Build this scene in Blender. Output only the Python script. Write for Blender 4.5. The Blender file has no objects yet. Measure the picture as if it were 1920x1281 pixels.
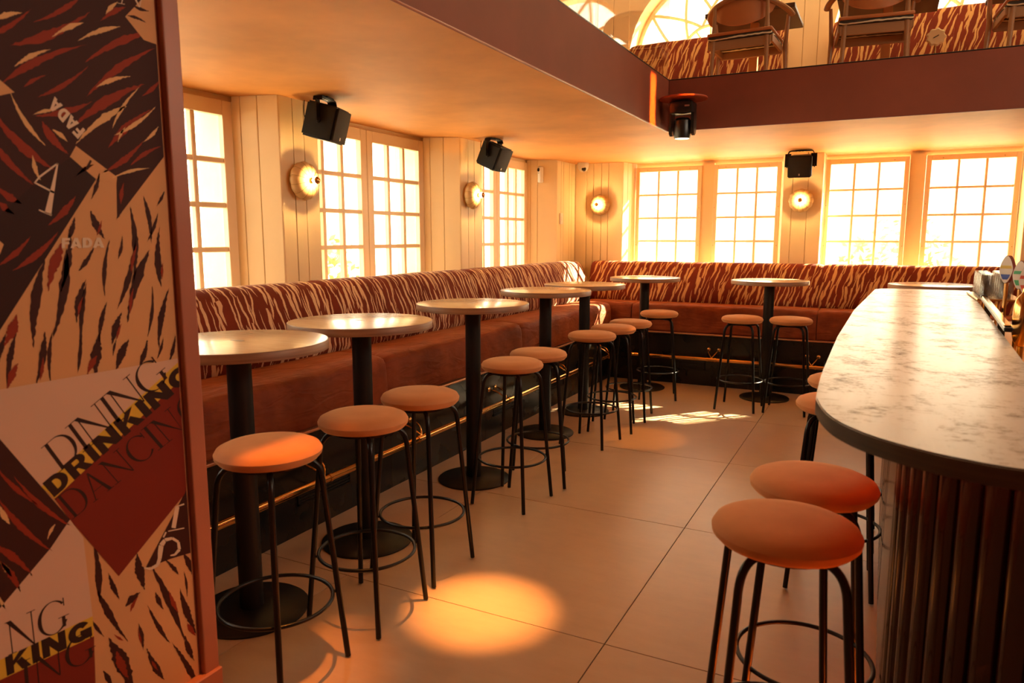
import bpy, bmesh, math, random
from mathutils import Vector, Matrix
random.seed(7)
S = bpy.context.scene
C = S.collection
PI = math.pi

# ------------------------------------------------------------------ camera, world, sun, big lights, exposure
F_PX, CXP, CYP, CAM_H = 1355.0, 960.0, 640.5, 1.48
PITCH = math.atan((CYP - 444.0) / F_PX)
YAW = math.atan((1660.0 - CXP) * math.cos(PITCH) / F_PX)
cam_d = bpy.data.cameras.new('camera')
cam = bpy.data.objects.new('camera', cam_d); C.objects.link(cam)
cam_d.sensor_width = 36.0; cam_d.lens = 36.0 * F_PX / 1920.0
cam_d.clip_start = 0.05; cam_d.clip_end = 200
cam.location = (0, 0, CAM_H)
cam.rotation_euler = (PI / 2 - PITCH, 0, YAW)
cam_d.dof.use_dof = True; cam_d.dof.focus_distance = 4.6; cam_d.dof.aperture_fstop = 4.5
S.camera = cam

S.view_settings.view_transform = 'Standard'
S.view_settings.look = 'None'
S.view_settings.gamma = 1.0
S.view_settings.use_curve_mapping = False
S.view_settings.exposure = 0.06

world = bpy.data.worlds.new('sky'); S.world = world
world.use_nodes = True
bg = world.node_tree.nodes['Background']
bg.inputs[0].default_value = (1.0, 0.91, 0.75, 1)
bg.inputs[1].default_value = 7.0

def lamp(name, kind, loc, energy, color, **kw):
    d = bpy.data.lights.new(name, kind); d.energy = energy; d.color = color
    o = bpy.data.objects.new(name, d); C.objects.link(o); o.location = loc
    for k, v in kw.items():
        setattr(d, k, v)
    return o

def aim(o, direction):
    o.rotation_euler = Vector(direction).to_track_quat('-Z', 'Y').to_euler()

SUN_AZ, SUN_EL = math.radians(41), math.radians(31)      # to the right of +Y
sun_to = Vector((math.sin(SUN_AZ) * math.cos(SUN_EL), math.cos(SUN_AZ) * math.cos(SUN_EL), math.sin(SUN_EL)))
sun = lamp('sun', 'SUN', (6, 12, 8), 62.0, (1.0, 0.83, 0.55), angle=0.012)
aim(sun, -sun_to)

def portal(loc, direction, sx, sy):
    o = lamp('window_portal', 'AREA', loc, 1.0, (1, 1, 1), shape='RECTANGLE', size=sx, size_y=sy)
    o.data.cycles.is_portal = True
    aim(o, direction)
for yc in (2.42, 4.42, 6.38):
    portal((-3.53, yc, 1.68), (1, 0, 0), 1.15, 1.5)
for xc, w in ((-1.75, 1.6), (0.23, 1.66)):
    portal((xc, 8.14, 1.68), (0, -1, 0), w, 1.15)
for xc in (-1.76, 0.23):
    portal((xc, 8.14, 3.72), (0, -1, 0), 1.7, 1.0)

# added fill lamps with no visible source: over the void, right side, mezzanine
wash = lamp('void_fill', 'AREA', (0.8, 2.6, 4.9), 16.0, (1.0, 0.68, 0.38), shape='RECTANGLE', size=3.0, size_y=4.0)
aim(wash, (0, 0, -1))
wash2 = lamp('right_side_fill', 'AREA', (3.05, 3.2, 2.9), 75.0, (1.0, 0.82, 0.60), shape='RECTANGLE', size=4.0, size_y=0.8)  # added fill from the right that brightens the left fascia
aim(wash2, (-1, -0.10, -0.06))
up = lamp('mezzanine_fill', 'AREA', (0.0, 6.6, 5.0), 70.0, (1.0, 0.70, 0.36), shape='RECTANGLE', size=4.5, size_y=1.0)  # unseen lamp, added to lift the upstairs wall and seating
aim(up, (0, 0.15, -1))
slit = lamp('orange_slit', 'AREA', (-1.22, 5.27, 2.45), 3.0, (1.0, 0.24, 0.02), shape='RECTANGLE', size=0.13, size_y=0.36, spread=math.radians(7))
aim(slit, (-1, 0, 0)); slit.rotation_euler = (PI / 2, 0, PI / 2)
# orange spots of the moving heads
sp = lamp('orange_spot', 'SPOT', (-1.40, 2.36, 3.6), 1900.0, (1.0, 0.38, 0.09), spot_size=math.radians(11.5), spot_blend=1.0, shadow_soft_size=0.02)
aim(sp, (0.015, 0.0, -1))
sp2 = lamp('orange_spot_wide', 'SPOT', (-1.42, 1.62, 3.4), 420.0, (1.0, 0.27, 0.025), spot_size=math.radians(19), spot_blend=0.9, shadow_soft_size=0.03)
aim(sp2, (-0.12, 0.0, -1))
sp3 = lamp('orange_spot_far', 'SPOT', (-1.40, 5.42, 2.17), 90.0, (1.0, 0.36, 0.06), spot_size=math.radians(18), spot_blend=0.5, shadow_soft_size=0.02)
aim(sp3, (-0.05, -0.15, -1))

# ------------------------------------------------------------------ material helpers
class NT:
    def __init__(self, name):
        self.m = bpy.data.materials.new(name); self.m.use_nodes = True
        self.t = self.m.node_tree; self.n = self.t.nodes; self.l = self.t.links
        self.p = self.n['Principled BSDF']; self.out = self.n['Material Output']
    def new(self, t, **kw):
        x = self.n.new(t)
        for k, v in kw.items(): setattr(x, k, v)
        return x
    def set(self, sock, v):
        if isinstance(v, bpy.types.NodeSocket): self.l.new(v, sock)
        else: sock.default_value = v
    def math(self, op, a, b=0.0, c=0.0, clamp=False):
        x = self.new('ShaderNodeMath', operation=op); x.use_clamp = clamp
        self.set(x.inputs[0], a); self.set(x.inputs[1], b); self.set(x.inputs[2], c)
        return x.outputs[0]
    def noise(self, vec, scale, detail=3, rough=0.5, dist=0.0):
        x = self.new('ShaderNodeTexNoise')
        if vec is not None: self.l.new(vec, x.inputs['Vector'])
        x.inputs['Scale'].default_value = scale; x.inputs['Detail'].default_value = detail
        x.inputs['Roughness'].default_value = rough; x.inputs['Distortion'].default_value = dist
        return x.outputs['Fac']
    def ramp(self, fac, stops):
        x = self.new('ShaderNodeValToRGB')
        e = x.color_ramp.elements
        while len(e) < len(stops): e.new(0.5)
        for i, (p, c) in enumerate(stops):
            e[i].position = p; e[i].color = (*c, 1) if len(c) == 3 else c
        self.l.new(fac, x.inputs[0]); return x.outputs[0]
    def mix(self, fac, a, b):
        x = self.new('ShaderNodeMix', data_type='RGBA')
        self.set(x.inputs[0], fac)
        for s, v in ((x.inputs[6], a), (x.inputs[7], b)):
            if isinstance(v, bpy.types.NodeSocket): self.l.new(v, s)
            else: s.default_value = (*v, 1)
        return x.outputs[2]
    def obj(self): return self.new('ShaderNodeTexCoord').outputs['Object']
    def uv(self): return self.new('ShaderNodeTexCoord').outputs['UV']
    def geo(self): return self.new('ShaderNodeNewGeometry').outputs['Position']
    def map(self, vec, scale=(1, 1, 1), loc=(0, 0, 0)):
        x = self.new('ShaderNodeMapping'); self.l.new(vec, x.inputs[0])
        x.inputs['Scale'].default_value = scale; x.inputs['Location'].default_value = loc
        return x.outputs[0]
    def bump(self, h, strength=0.2, dist=0.01):
        x = self.new('ShaderNodeBump'); x.inputs['Strength'].default_value = strength
        x.inputs['Distance'].default_value = dist
        self.l.new(h, x.inputs['Height']); self.l.new(x.outputs[0], self.p.inputs['Normal'])
    def P(self, **kw):
        names = dict(color='Base Color', rough='Roughness', metal='Metallic', spec='Specular IOR Level', coat='Coat Weight',
                     coat_rough='Coat Roughness', sheen='Sheen Weight', sheen_rough='Sheen Roughness', sheen_tint='Sheen Tint', trans='Transmission Weight', ior='IOR',
                     emit='Emission Color', emit_s='Emission Strength', sss='Subsurface Weight')
        for k, v in kw.items():
            s = self.p.inputs[names[k]]
            if isinstance(v, tuple): v = (*v, 1) if len(v) == 3 else v
            self.set(s, v)
        return self

M = {}
def simple(key, color, rough=0.5, **kw):
    x = NT(key); x.P(color=color, rough=rough, **kw); M[key] = x.m; return x

def paint(key, color, rough, var=0.06, scale=3.0, grain=0.05):
    x = NT(key); g = x.geo()
    f = x.noise(g, scale, 4, 0.6)
    lo = tuple(c * (1 - var) for c in color); hi = tuple(min(1, c * (1 + var)) for c in color)
    x.P(color=x.ramp(f, [(0.3, lo), (0.7, hi)]), rough=rough)
    x.bump(x.noise(g, 140, 2), grain, 0.003); M[key] = x.m; return x
paint('wall_paint', (0.88, 0.67, 0.39), 0.5, 0.03)
paint('frame_paint', (0.90, 0.69, 0.45), 0.4, 0.02)
paint('stone_outside', (0.74, 0.74, 0.67), 0.8, 0.08)
paint('ceiling_paint', (0.72, 0.32, 0.085), 0.62, 0.16, 1.6, 0.04)
paint('fascia_paint', (0.21, 0.050, 0.024), 0.6, 0.10, 2.5, 0.05)
paint('strip_paint', (0.40, 0.15, 0.09), 0.35, 0.05)

x = NT('floor_tile'); g = x.geo()
n1 = x.noise(g, 1.3, 5, 0.62); n2 = x.noise(x.map(g, (3, 9, 1)), 2.0, 4, 0.6)
f = x.math('ADD', x.math('MULTIPLY', n1, 0.65), x.math('MULTIPLY', n2, 0.35))
oi = x.new('ShaderNodeObjectInfo').outputs['Random']
col = x.ramp(x.math('ADD', f, x.math('MULTIPLY', x.math('SUBTRACT', oi, 0.5), 0.08)), [(0.3, (0.47, 0.31, 0.19)), (0.7, (0.60, 0.415, 0.265))])
x.P(color=col, rough=x.math('ADD', x.math('MULTIPLY', n2, 0.18), 0.27), spec=0.45)
x.bump(x.noise(g, 60, 3), 0.03, 0.003); M['floor_tile'] = x.m
simple('grout', (0.06, 0.035, 0.022), 0.9)

def tiger_material(key, slant, base, cream, seed, su=17.0, sv=5.6):
    x = NT(key); uv = x.uv()
    sep = x.new('ShaderNodeSeparateXYZ'); x.l.new(uv, sep.inputs[0]); u, v = sep.outputs[0], sep.outputs[1]
    wob = x.math('MULTIPLY', x.math('SUBTRACT', x.noise(uv, 7, 2), 0.5), 0.055)
    jag = x.math('MULTIPLY', x.math('SUBTRACT', x.noise(uv, 150, 2, 0.7), 0.5), 0.12)
    masks = []
    for i in range(2):
        k = (1.0, -0.85, 0.35)[i]
        px = x.math('ADD', x.math('MULTIPLY', x.math('ADD', x.math('ADD', u, wob), x.math('MULTIPLY', v, slant + 0.05 * k)), su * (1, 0.93, 0.8)[i]), seed + 11.3 * i)
        py = x.math('ADD', x.math('MULTIPLY', v, sv * (1, 0.9, 0.8)[i]), 3.7 * i)
        cmb = x.new('ShaderNodeCombineXYZ'); x.l.new(px, cmb.inputs[0]); x.l.new(py, cmb.inputs[1])
        vo = x.new('ShaderNodeTexVoronoi', voronoi_dimensions='2D', feature='F1'); vo.inputs['Scale'].default_value = 1.0
        vo.inputs['Randomness'].default_value = 0.85
        x.l.new(cmb.outputs[0], vo.inputs['Vector'])
        d = x.new('ShaderNodeVectorMath', operation='SUBTRACT'); x.l.new(cmb.outputs[0], d.inputs[0]); x.l.new(vo.outputs['Position'], d.inputs[1])
        ds = x.new('ShaderNodeSeparateXYZ'); x.l.new(d.outputs[0], ds.inputs[0])
        cs = x.new('ShaderNodeSeparateXYZ'); x.l.new(vo.outputs['Color'], cs.inputs[0])
        lean = x.math('MULTIPLY', x.math('SUBTRACT', cs.outputs[0], 0.5), 0.9)
        lx = x.math('ADD', x.math('ADD', ds.outputs[0], x.math('MULTIPLY', lean, ds.outputs[1])), jag)
        t = x.math('DIVIDE', ds.outputs[1], 0.62)
        w = x.math('MULTIPLY', x.math('SUBTRACT', 1.0, x.math('MULTIPLY', t, t)), x.math('ADD', x.math('MULTIPLY', cs.outputs[1], 0.15), 0.05))
        masks.append(x.math('GREATER_THAN', w, x.math('ABSOLUTE', lx)))
    mk = x.math('MAXIMUM', masks[0], masks[1])
    sh = x.noise(uv, 5, 3)
    bc = x.ramp(sh, [(0.3, tuple(c * 0.85 for c in base)), (0.7, tuple(c * 1.15 for c in base))])
    x.P(color=x.mix(mk, bc, cream), rough=0.85, spec=0.2, sheen=0.06, sheen_rough=0.4)
    x.bump(x.math('ADD', x.noise(uv, 420, 2), x.math('MULTIPLY', mk, 0.6)), 0.18, 0.002)
    M[key] = x.m
tiger_material('tiger_fabric', 0.0, (0.17, 0.026, 0.010), (0.74, 0.50, 0.30), 3.0, 18.0, 5.0)
tiger_material('tiger_fabric_slanted', -0.28, (0.20, 0.030, 0.012), (0.72, 0.40, 0.15), 21.0, 15.5, 5.0)

x = NT('rust_velvet'); uv = x.uv()
fold = x.noise(x.map(uv, (2.2, 7.0, 1)), 2.6, 2, 0.4, 1.0)
f = x.noise(uv, 9, 4)
x.P(color=x.ramp(f, [(0.3, (0.19, 0.033, 0.006)), (0.7, (0.29, 0.060, 0.012))]), rough=0.68, spec=0.3, sheen=0.25, sheen_rough=0.35, sheen_tint=(1.0, 0.38, 0.12))
x.bump(fold, 0.6, 0.018); M['rust_velvet'] = x.m

x = NT('stool_velvet'); o = x.obj()
f = x.noise(o, 8, 4)
x.P(color=x.ramp(f, [(0.3, (0.52, 0.215, 0.075)), (0.7, (0.62, 0.27, 0.10))]), rough=0.8, sheen=0.5, sheen_rough=0.4, sheen_tint=(1.0, 0.62, 0.3))
x.bump(x.noise(o, 260, 2), 0.08, 0.002); M['stool_velvet'] = x.m

x = simple('black_metal', (0.005, 0.005, 0.005), 0.30, spec=0.35)
simple('pole_black', (0.009, 0.009, 0.009), 0.42, spec=0.3)
x = NT('plinth_black'); f = x.noise(x.geo(), 4, 3)
x.P(color=(0.008, 0.008, 0.008), rough=x.math('ADD', x.math('MULTIPLY', f, 0.15), 0.20), spec=0.5); M['plinth_black'] = x.m
simple('brass', (0.78, 0.46, 0.16), 0.18, metal=1.0)
simple('brass_dull', (0.55, 0.33, 0.12), 0.30, metal=1.0)
simple('trim_copper', (0.70, 0.36, 0.20), 0.32, metal=0.6)

x = NT('table_laminate'); g = x.obj()
f = x.noise(x.map(g, (2.0, 16, 2)), 3.0, 5, 0.6, 0.6)
x.P(color=x.ramp(f, [(0.3, (0.56, 0.40, 0.23)), (0.7, (0.68, 0.52, 0.33))]), rough=0.24, spec=0.5, coat=0.35, coat_rough=0.12); M['table_laminate'] = x.m
x = NT('table_edge'); g = x.obj()
f = x.noise(x.map(g, (1, 1, 30)), 3.0, 4)
x.P(color=x.ramp(f, [(0.3, (0.20, 0.095, 0.045)), (0.7, (0.34, 0.18, 0.09))]), rough=0.45); M['table_edge'] = x.m
simple('inlay_grey', (0.22, 0.17, 0.11), 0.4)

x = NT('bar_wood'); g = x.geo()
grain = x.noise(x.map(g, (40, 2.2, 1)), 2.0, 5, 0.65, 0.5)
blot = x.noise(x.map(g, (4.5, 3.8, 1)), 1.6, 7, 0.75, 0.3)
spk = x.noise(x.map(g, (14, 20, 1)), 3.0, 6, 0.78)
wear = x.math('ADD', x.math('MULTIPLY', blot, 0.6), x.math('MULTIPLY', spk, 0.4))
col = x.ramp(wear, [(0.36, (0.08, 0.065, 0.05)), (0.43, (0.34, 0.31, 0.26)), (0.49, (0.62, 0.635, 0.61))])
x.P(color=x.mix(x.math('MULTIPLY', grain, 0.22), col, (0.20, 0.16, 0.11)), rough=x.ramp(wear, [(0.38, (0.60,) * 3), (0.52, (0.31,) * 3)]), spec=0.55, coat=0.35, coat_rough=0.22)
x.bump(grain, 0.10, 0.002); M['bar_wood'] = x.m
x = NT('bar_edge'); g = x.geo()
f = x.noise(x.map(g, (1, 1, 25)), 4, 4)
x.P(color=x.ramp(f, [(0.3, (0.030, 0.018, 0.011)), (0.7, (0.065, 0.038, 0.022))]), rough=0.42); M['bar_edge'] = x.m
simple('reed_brown', (0.026, 0.006, 0.003), 0.25, spec=0.3, coat=0.5, coat_rough=0.05)
simple('reed_back', (0.03, 0.01, 0.006), 0.6)

def glass(key, tint=(1, 1, 1), dirt_glint=0.0):
    x = NT(key)
    geo = x.new('ShaderNodeNewGeometry')
    dot = x.new('ShaderNodeVectorMath', operation='DOT_PRODUCT')
    x.l.new(geo.outputs['Normal'], dot.inputs[0]); x.l.new(geo.outputs['Incoming'], dot.inputs[1])
    c = x.math('SUBTRACT', 1.0, x.math('ABSOLUTE', dot.outputs['Value']))
    f = x.math('ADD', x.math('MULTIPLY', x.math('POWER', c, 5.0), 0.96), 0.04)
    tr = x.new('ShaderNodeBsdfTransparent'); tr.inputs[0].default_value = (*tint, 1)
    gl = x.new('ShaderNodeBsdfGlossy'); gl.inputs['Roughness'].default_value = 0.02
    mx = x.new('ShaderNodeMixShader'); x.l.new(f, mx.inputs[0]); x.l.new(tr.outputs[0], mx.inputs[1]); x.l.new(gl.outputs[0], mx.inputs[2])
    last = mx.outputs[0]
    if dirt_glint:
        df = x.new('ShaderNodeBsdfDiffuse'); df.inputs[0].default_value = (0.8, 0.78, 0.7, 1)
        tl = x.new('ShaderNodeBsdfTranslucent'); tl.inputs[0].default_value = (0.8, 0.78, 0.7, 1)
        ad = x.new('ShaderNodeMixShader'); ad.inputs[0].default_value = 0.6
        x.l.new(df.outputs[0], ad.inputs[1]); x.l.new(tl.outputs[0], ad.inputs[2])
        dn = x.math('MULTIPLY', x.math('SUBTRACT', x.noise(x.geo(), 5, 6, 0.7), 0.45, clamp=True), dirt_glint)
        m2 = x.new('ShaderNodeMixShader'); x.l.new(dn, m2.inputs[0]); x.l.new(last, m2.inputs[1]); x.l.new(ad.outputs[0], m2.inputs[2])
        last = m2.outputs[0]
    x.l.new(last, x.out.inputs[0]); M[key] = x.m
glass('window_glass', (0.97, 0.98, 0.94), 0.6)
glass('clear_glass', (0.97, 0.98, 0.97))
glass('tumbler_glass', (0.97, 0.97, 0.96), 0.45)  # pale diffuse share stands in for window reflections on the glasses

simple('speaker_black', (0.006, 0.005, 0.004), 0.5, spec=0.25)
x = NT('speaker_grille'); o = x.obj()
vo = x.new('ShaderNodeTexVoronoi'); vo.inputs['Scale'].default_value = 260; x.l.new(o, vo.inputs['Vector'])
x.P(color=(0.020, 0.012, 0.009), rough=0.6, spec=0.25); x.bump(vo.outputs['Distance'], 0.6, 0.002); M['speaker_grille'] = x.m
simple('badge_silver', (0.6, 0.5, 0.4), 0.3, metal=0.8)
simple('white_plastic', (0.80, 0.74, 0.66), 0.35)
simple('lens_black', (0.01, 0.01, 0.012), 0.08)
simple('lamp_black', (0.010, 0.010, 0.010), 0.3)
simple('disc_red', (0.42, 0.07, 0.025), 0.45)
x = NT('lamp_lens'); x.P(color=(1, 0.8, 0.6), emit=(1.0, 0.62, 0.36), emit_s=5.0); M['lamp_lens'] = x.m
x = NT('bulb_glow'); x.P(color=(1, 0.8, 0.5), emit=(1.0, 0.64, 0.24), emit_s=430.0); M['bulb_glow'] = x.m
x = NT('led_red'); x.P(color=(1, 0.2, 0.05), emit=(1.0, 0.06, 0.006), emit_s=15.0); M['led_red'] = x.m
x = NT('led_orange'); x.P(color=(1, 0.3, 0.05), emit=(1.0, 0.14, 0.01), emit_s=70.0); M['led_orange'] = x.m
x = NT('led_amber'); x.P(color=(1, 0.5, 0.1), emit=(1.0, 0.42, 0.06), emit_s=14.0); M['led_amber'] = x.m
x = NT('shade_glass')
tl = x.new('ShaderNodeBsdfTranslucent'); tl.inputs[0].default_value = (0.9, 0.68, 0.36, 1)
mx = x.new('ShaderNodeMixShader'); mx.inputs[0].default_value = 0.25
x.P(color=(0.80, 0.56, 0.27), rough=0.28)
x.l.new(x.p.outputs[0], mx.inputs[1]); x.l.new(tl.outputs[0], mx.inputs[2]); x.l.new(mx.outputs[0], x.out.inputs[0]); M['shade_glass'] = x.m
simple('shade_rib', (0.55, 0.34, 0.12), 0.35)

simple('chair_wood', (0.36, 0.19, 0.09), 0.35)
simple('chair_leather', (0.48, 0.17, 0.055), 0.45)
x = NT('chair_seat_fabric'); o = x.obj()
w = x.new('ShaderNodeTexWave', wave_type='RINGS'); w.inputs['Scale'].default_value = 9; w.inputs['Distortion'].default_value = 3; x.l.new(o, w.inputs[0])
x.P(color=x.ramp(w.outputs['Fac'], [(0.72, (0.02, 0.018, 0.015)), (0.80, (0.75, 0.68, 0.5))]), rough=0.8); M['chair_seat_fabric'] = x.m
simple('orange_wood', (0.52, 0.20, 0.06), 0.4)
simple('dark_top', (0.06, 0.035, 0.022), 0.35)
simple('cream_shell', (0.80, 0.62, 0.36), 0.4)
simple('foliage', (0.16, 0.21, 0.06), 0.8)
simple('bark', (0.12, 0.08, 0.05), 0.9)
simple('dark_window', (0.22, 0.24, 0.26), 0.2)
paint('render_pale', (0.80, 0.79, 0.75), 0.85, 0.08)
paint('paving', (0.62, 0.58, 0.50), 0.9, 0.08)
simple('plain_wall', (0.42, 0.17, 0.08), 0.6)
# flat print colours of the wallpaper
for k, c in dict(print_tan=(0.66, 0.36, 0.16), print_dark=(0.050, 0.013, 0.009), print_darker=(0.036, 0.011, 0.008), print_rust=(0.27, 0.032, 0.011),
                 print_cream=(0.72, 0.44, 0.20), print_pink=(0.66, 0.45, 0.32), print_red=(0.20, 0.022, 0.010), print_yellow=(0.70, 0.45, 0.05),
                 print_ink=(0.035, 0.014, 0.010), print_white=(0.74, 0.58, 0.42)).items():
    simple(k, c, 0.6, spec=0.2)
for k, c in dict(tap_white=(0.85, 0.78, 0.68), tap_maroon=(0.16, 0.03, 0.02), tap_blue=(0.03, 0.07, 0.40), tap_yellow=(0.75, 0.55, 0.08),
                 tap_green=(0.05, 0.42, 0.12), tap_red=(0.70, 0.08, 0.03)).items():
    simple(k, c, 0.25)
simple('amber_counter', (0.55, 0.24, 0.05), 0.3, metal=0.5)

# ------------------------------------------------------------------ mesh helpers
def obj(name, bm, mat, parent=None, smooth=False):
    me = bpy.data.meshes.new(name); bm.to_mesh(me); bm.free()
    mats = mat if isinstance(mat, (list, tuple)) else [mat]
    for k in mats: me.materials.append(M[k])
    if smooth:
        me.polygons.foreach_set('use_smooth', [True] * len(me.polygons))
        me.set_sharp_from_angle(angle=math.radians(38))
    o = bpy.data.objects.new(name, me); C.objects.link(o)
    if parent is not None: o.parent = parent
    return o
def thing(name, label, cat, loc=(0, 0, 0), rz=0.0, group=None):
    o = bpy.data.objects.new(name, None); C.objects.link(o); o.empty_display_size = 0.1
    o.location = loc; o.rotation_euler = (0, 0, rz)
    o['label'] = label; o['category'] = cat
    if group: o['group'] = group
    return o
def tag(o, label, cat, group=None):
    o['label'] = label; o['category'] = cat
    if group: o['group'] = group
    return o
def struct(o, label=None):
    o['kind'] = 'structure'
    if label: o['label'] = label
    return o
def dup(root, loc, rz, label, group=None):
    def cp(o, par):
        c = o.copy(); C.objects.link(c); c.parent = par
        for ch in list(o.children): cp(ch, c)
        return c
    r = cp(root, None); r.location = loc; r.rotation_euler = (0, 0, rz); r['label'] = label
    if group: r['group'] = group
    return r
def merge(bm, t, mtx=None, mi=0):
    if mtx is not None: bmesh.ops.transform(t, matrix=mtx, verts=t.verts)
    vs = [bm.verts.new(v.co) for v in t.verts]
    t.verts.index_update()
    for f in t.faces:
        nf = bm.faces.new([vs[v.index] for v in f.verts]); nf.material_index = mi or f.material_index
    t.free()
def box(bm, a, b, bevel=0.0, mtx=None, seg=1, mi=0):
    t = bmesh.new()
    a, b = Vector(a), Vector(b)
    bmesh.ops.create_cube(t, size=1.0)
    bmesh.ops.scale(t, vec=b - a, verts=t.verts); bmesh.ops.translate(t, vec=(a + b) / 2, verts=t.verts)
    if bevel: bmesh.ops.bevel(t, geom=t.edges[:], offset=bevel, segments=seg, affect='EDGES', profile=0.5)
    merge(bm, t, mtx, mi)
def tube(bm, pts, r, n=10, closed=False, rads=None, flat=None):
    pts = [Vector(p) for p in pts]; k = len(pts)
    rings = []; up = None
    for i, p in enumerate(pts):
        if closed: tg = pts[(i + 1) % k] - pts[i - 1]
        else: tg = pts[min(i + 1, k - 1)] - pts[max(i - 1, 0)]
        tg.normalize()
        if up is None:
            up = Vector((0, 0, 1)) if abs(tg.z) < 0.9 else Vector((1, 0, 0))
        up = up - tg * up.dot(tg); up.normalize()
        sd = tg.cross(up)
        rr = rads[i] if rads else r
        ra, rb = (rr, rr) if flat is None else (rr * flat[0], rr * flat[1])
        rings.append([bm.verts.new(p + sd * ra * math.cos(2 * PI * j / n) + up * rb * math.sin(2 * PI * j / n)) for j in range(n)])
    for i in range(k if closed else k - 1):
        a, b = rings[i], rings[(i + 1) % k]
        for j in range(n): bm.faces.new((a[j], a[(j + 1) % n], b[(j + 1) % n], b[j]))
    if not closed:
        bm.faces.new(rings[0][::-1]); bm.faces.new(rings[-1])
def lathe(bm, prof, n=32, c=(0, 0, 0), mtx=None, rmod=None):
    t = bmesh.new(); rings = []
    for r, z in prof:
        if r < 1e-6: rings.append([t.verts.new((0, 0, z))])
        else:
            rings.append([t.verts.new((r * (rmod(j / n) if rmod else 1) * math.cos(2 * PI * j / n), r * (rmod(j / n) if rmod else 1) * math.sin(2 * PI * j / n), z)) for j in range(n)])
    for a, b in zip(rings, rings[1:]):
        for j in range(n):
            k = (j + 1) % n
            if len(a) == 1 and len(b) == 1: continue
            if len(a) == 1: t.faces.new((a[0], b[j], b[k])) if False else t.faces.new((a[0], b[k], b[j]))
            elif len(b) == 1: t.faces.new((a[j], a[k], b[0]))
            else: t.faces.new((a[j], a[k], b[k], b[j]))
    bmesh.ops.translate(t, vec=c, verts=t.verts)
    merge(bm, t, mtx)
def prism(bm, poly, z0, z1, bevel=0.0):
    t = bmesh.new()
    lo = [t.verts.new((x, y, z0)) for x, y in poly]; hi = [t.verts.new((x, y, z1)) for x, y in poly]
    n = len(poly)
    t.faces.new(lo[::-1]); t.faces.new(hi)
    for i in range(n): t.faces.new((lo[i], lo[(i + 1) % n], hi[(i + 1) % n], hi[i]))
    bmesh.ops.recalc_face_normals(t, faces=t.faces)
    if bevel: bmesh.ops.bevel(t, geom=[e for e in t.edges if abs(e.verts[0].co.z - e.verts[1].co.z) < 1e-6], offset=bevel, segments=2, affect='EDGES')
    merge(bm, t)
def B(): return bmesh.new()
def bez(p0, p1, p2, n=8):
    p0, p1, p2 = Vector(p0), Vector(p1), Vector(p2)
    return [(1 - t) ** 2 * p0 + 2 * t * (1 - t) * p1 + t * t * p2 for t in [i / n for i in range(n + 1)]]

# ------------------------------------------------------------------ room dimensions
ZC = 2.29                      # soffit of the mezzanine
XP, XW = -3.17, -3.45          # left pier faces, left window plane
YP, YW = 7.78, 8.05            # back pier faces, back window plane
XV, YV = -1.555, 5.69          # edges of the void
ZF = 2.665                     # top of the fascia
ZU = 2.62                      # upstairs floor
ZT = 5.2                       # high ceiling

# floor: slab with large tiles, joints at X=-0.82+1.2k, Y=2.35+1.2k
bm = B(); box(bm, (-3.4, -2.2, -0.12), (3.3, 8.0, -0.004))
floor = struct(obj('floor', bm, 'grout'), 'tan large-format tiled floor with thin dark joints')
tile_me = None
for i in range(-2, 4):
    for j in range(-4, 5):
        x0, y0 = -0.82 + 1.2 * i, 2.35 + 1.2 * j
        xa, xb, ya, yb = max(x0, -3.3), min(x0 + 1.2, 3.2), max(y0, -2.1), min(y0 + 1.2, 7.9)
        if xb - xa < 0.05 or yb - ya < 0.05: continue
        bm = B(); box(bm, (xa + 0.0018, ya + 0.0018, -0.02), (xb - 0.0018, yb - 0.0018, 0.0), 0.0008)
        obj('tile', bm, 'floor_tile', floor)

def boards(parent, p0, p1, nrm, z0, z1, widths, th=0.012, gap=0.005, mat='wall_paint'):
    """vertical tongue-and-groove boards on the face from p0 to p1 (plan points); nrm points into the room"""
    p0, p1, nrm = Vector((*p0, 0)), Vector((*p1, 0)), Vector((*nrm, 0)).normalized()
    L = (p1 - p0).length; d = (p1 - p0) / L
    tot = sum(widths); s = 0.0
    for w in widths:
        a, b = s / tot * L, (s + w) / tot * L; s += w
        q = [p0 + d * (a + gap / 2), p0 + d * (b - gap / 2), p0 + d * (b - gap / 2) - nrm * th, p0 + d * (a + gap / 2) - nrm * th]
        bm = B(); prism(bm, [(v.x, v.y) for v in q], z0, z1)
        bmesh.ops.bevel(bm, geom=[e for e in bm.edges if abs(e.verts[0].co.z - e.verts[1].co.z) > 0.1], offset=0.0015, segments=1, affect='EDGES')
        obj('board', bm, mat, parent)

# left wall -------------------------------------------------------
wl = B()
box(wl, (-3.72, -2.2, -0.1), (XP - 0.02, 8.4, 1.10))
box(wl, (-3.72, -2.2, 2.262), (XW - 0.02, 8.4, 2.62))
def pier_left(a0, a1, b0, b1):           # front span a0..a1 at XP, recess span b0..b1 at XW
    t = 0.013
    prism(wl, [(XP - t, a0 + t), (XP - t, a1 - t), (XW - 0.06, b1 - t), (XW - 0.06, b0 + t)], 1.05, 2.62)
    prism(wl, [(XW - 0.06, b0 - 0.02), (XW - 0.06, b1 + 0.02), (-3.72, b1 + 0.02), (-3.72, b0 - 0.02)], 1.05, 2.62)
PL = [(1.24, 1.565, 1.13, 1.655), (3.232, 3.556, 3.145, 3.645), (5.256, 5.626, 5.13, 5.725), (7.264, 8.3, 7.10, 8.3)]
for p in PL: pier_left(*p)
box(wl, (-3.72, -2.2, 1.05), (XP - 0.02, 0.0, 2.62))
wall_left = struct(obj('wall_left', wl, 'wall_paint'), 'cream boarded wall with window bays on the left')
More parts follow.
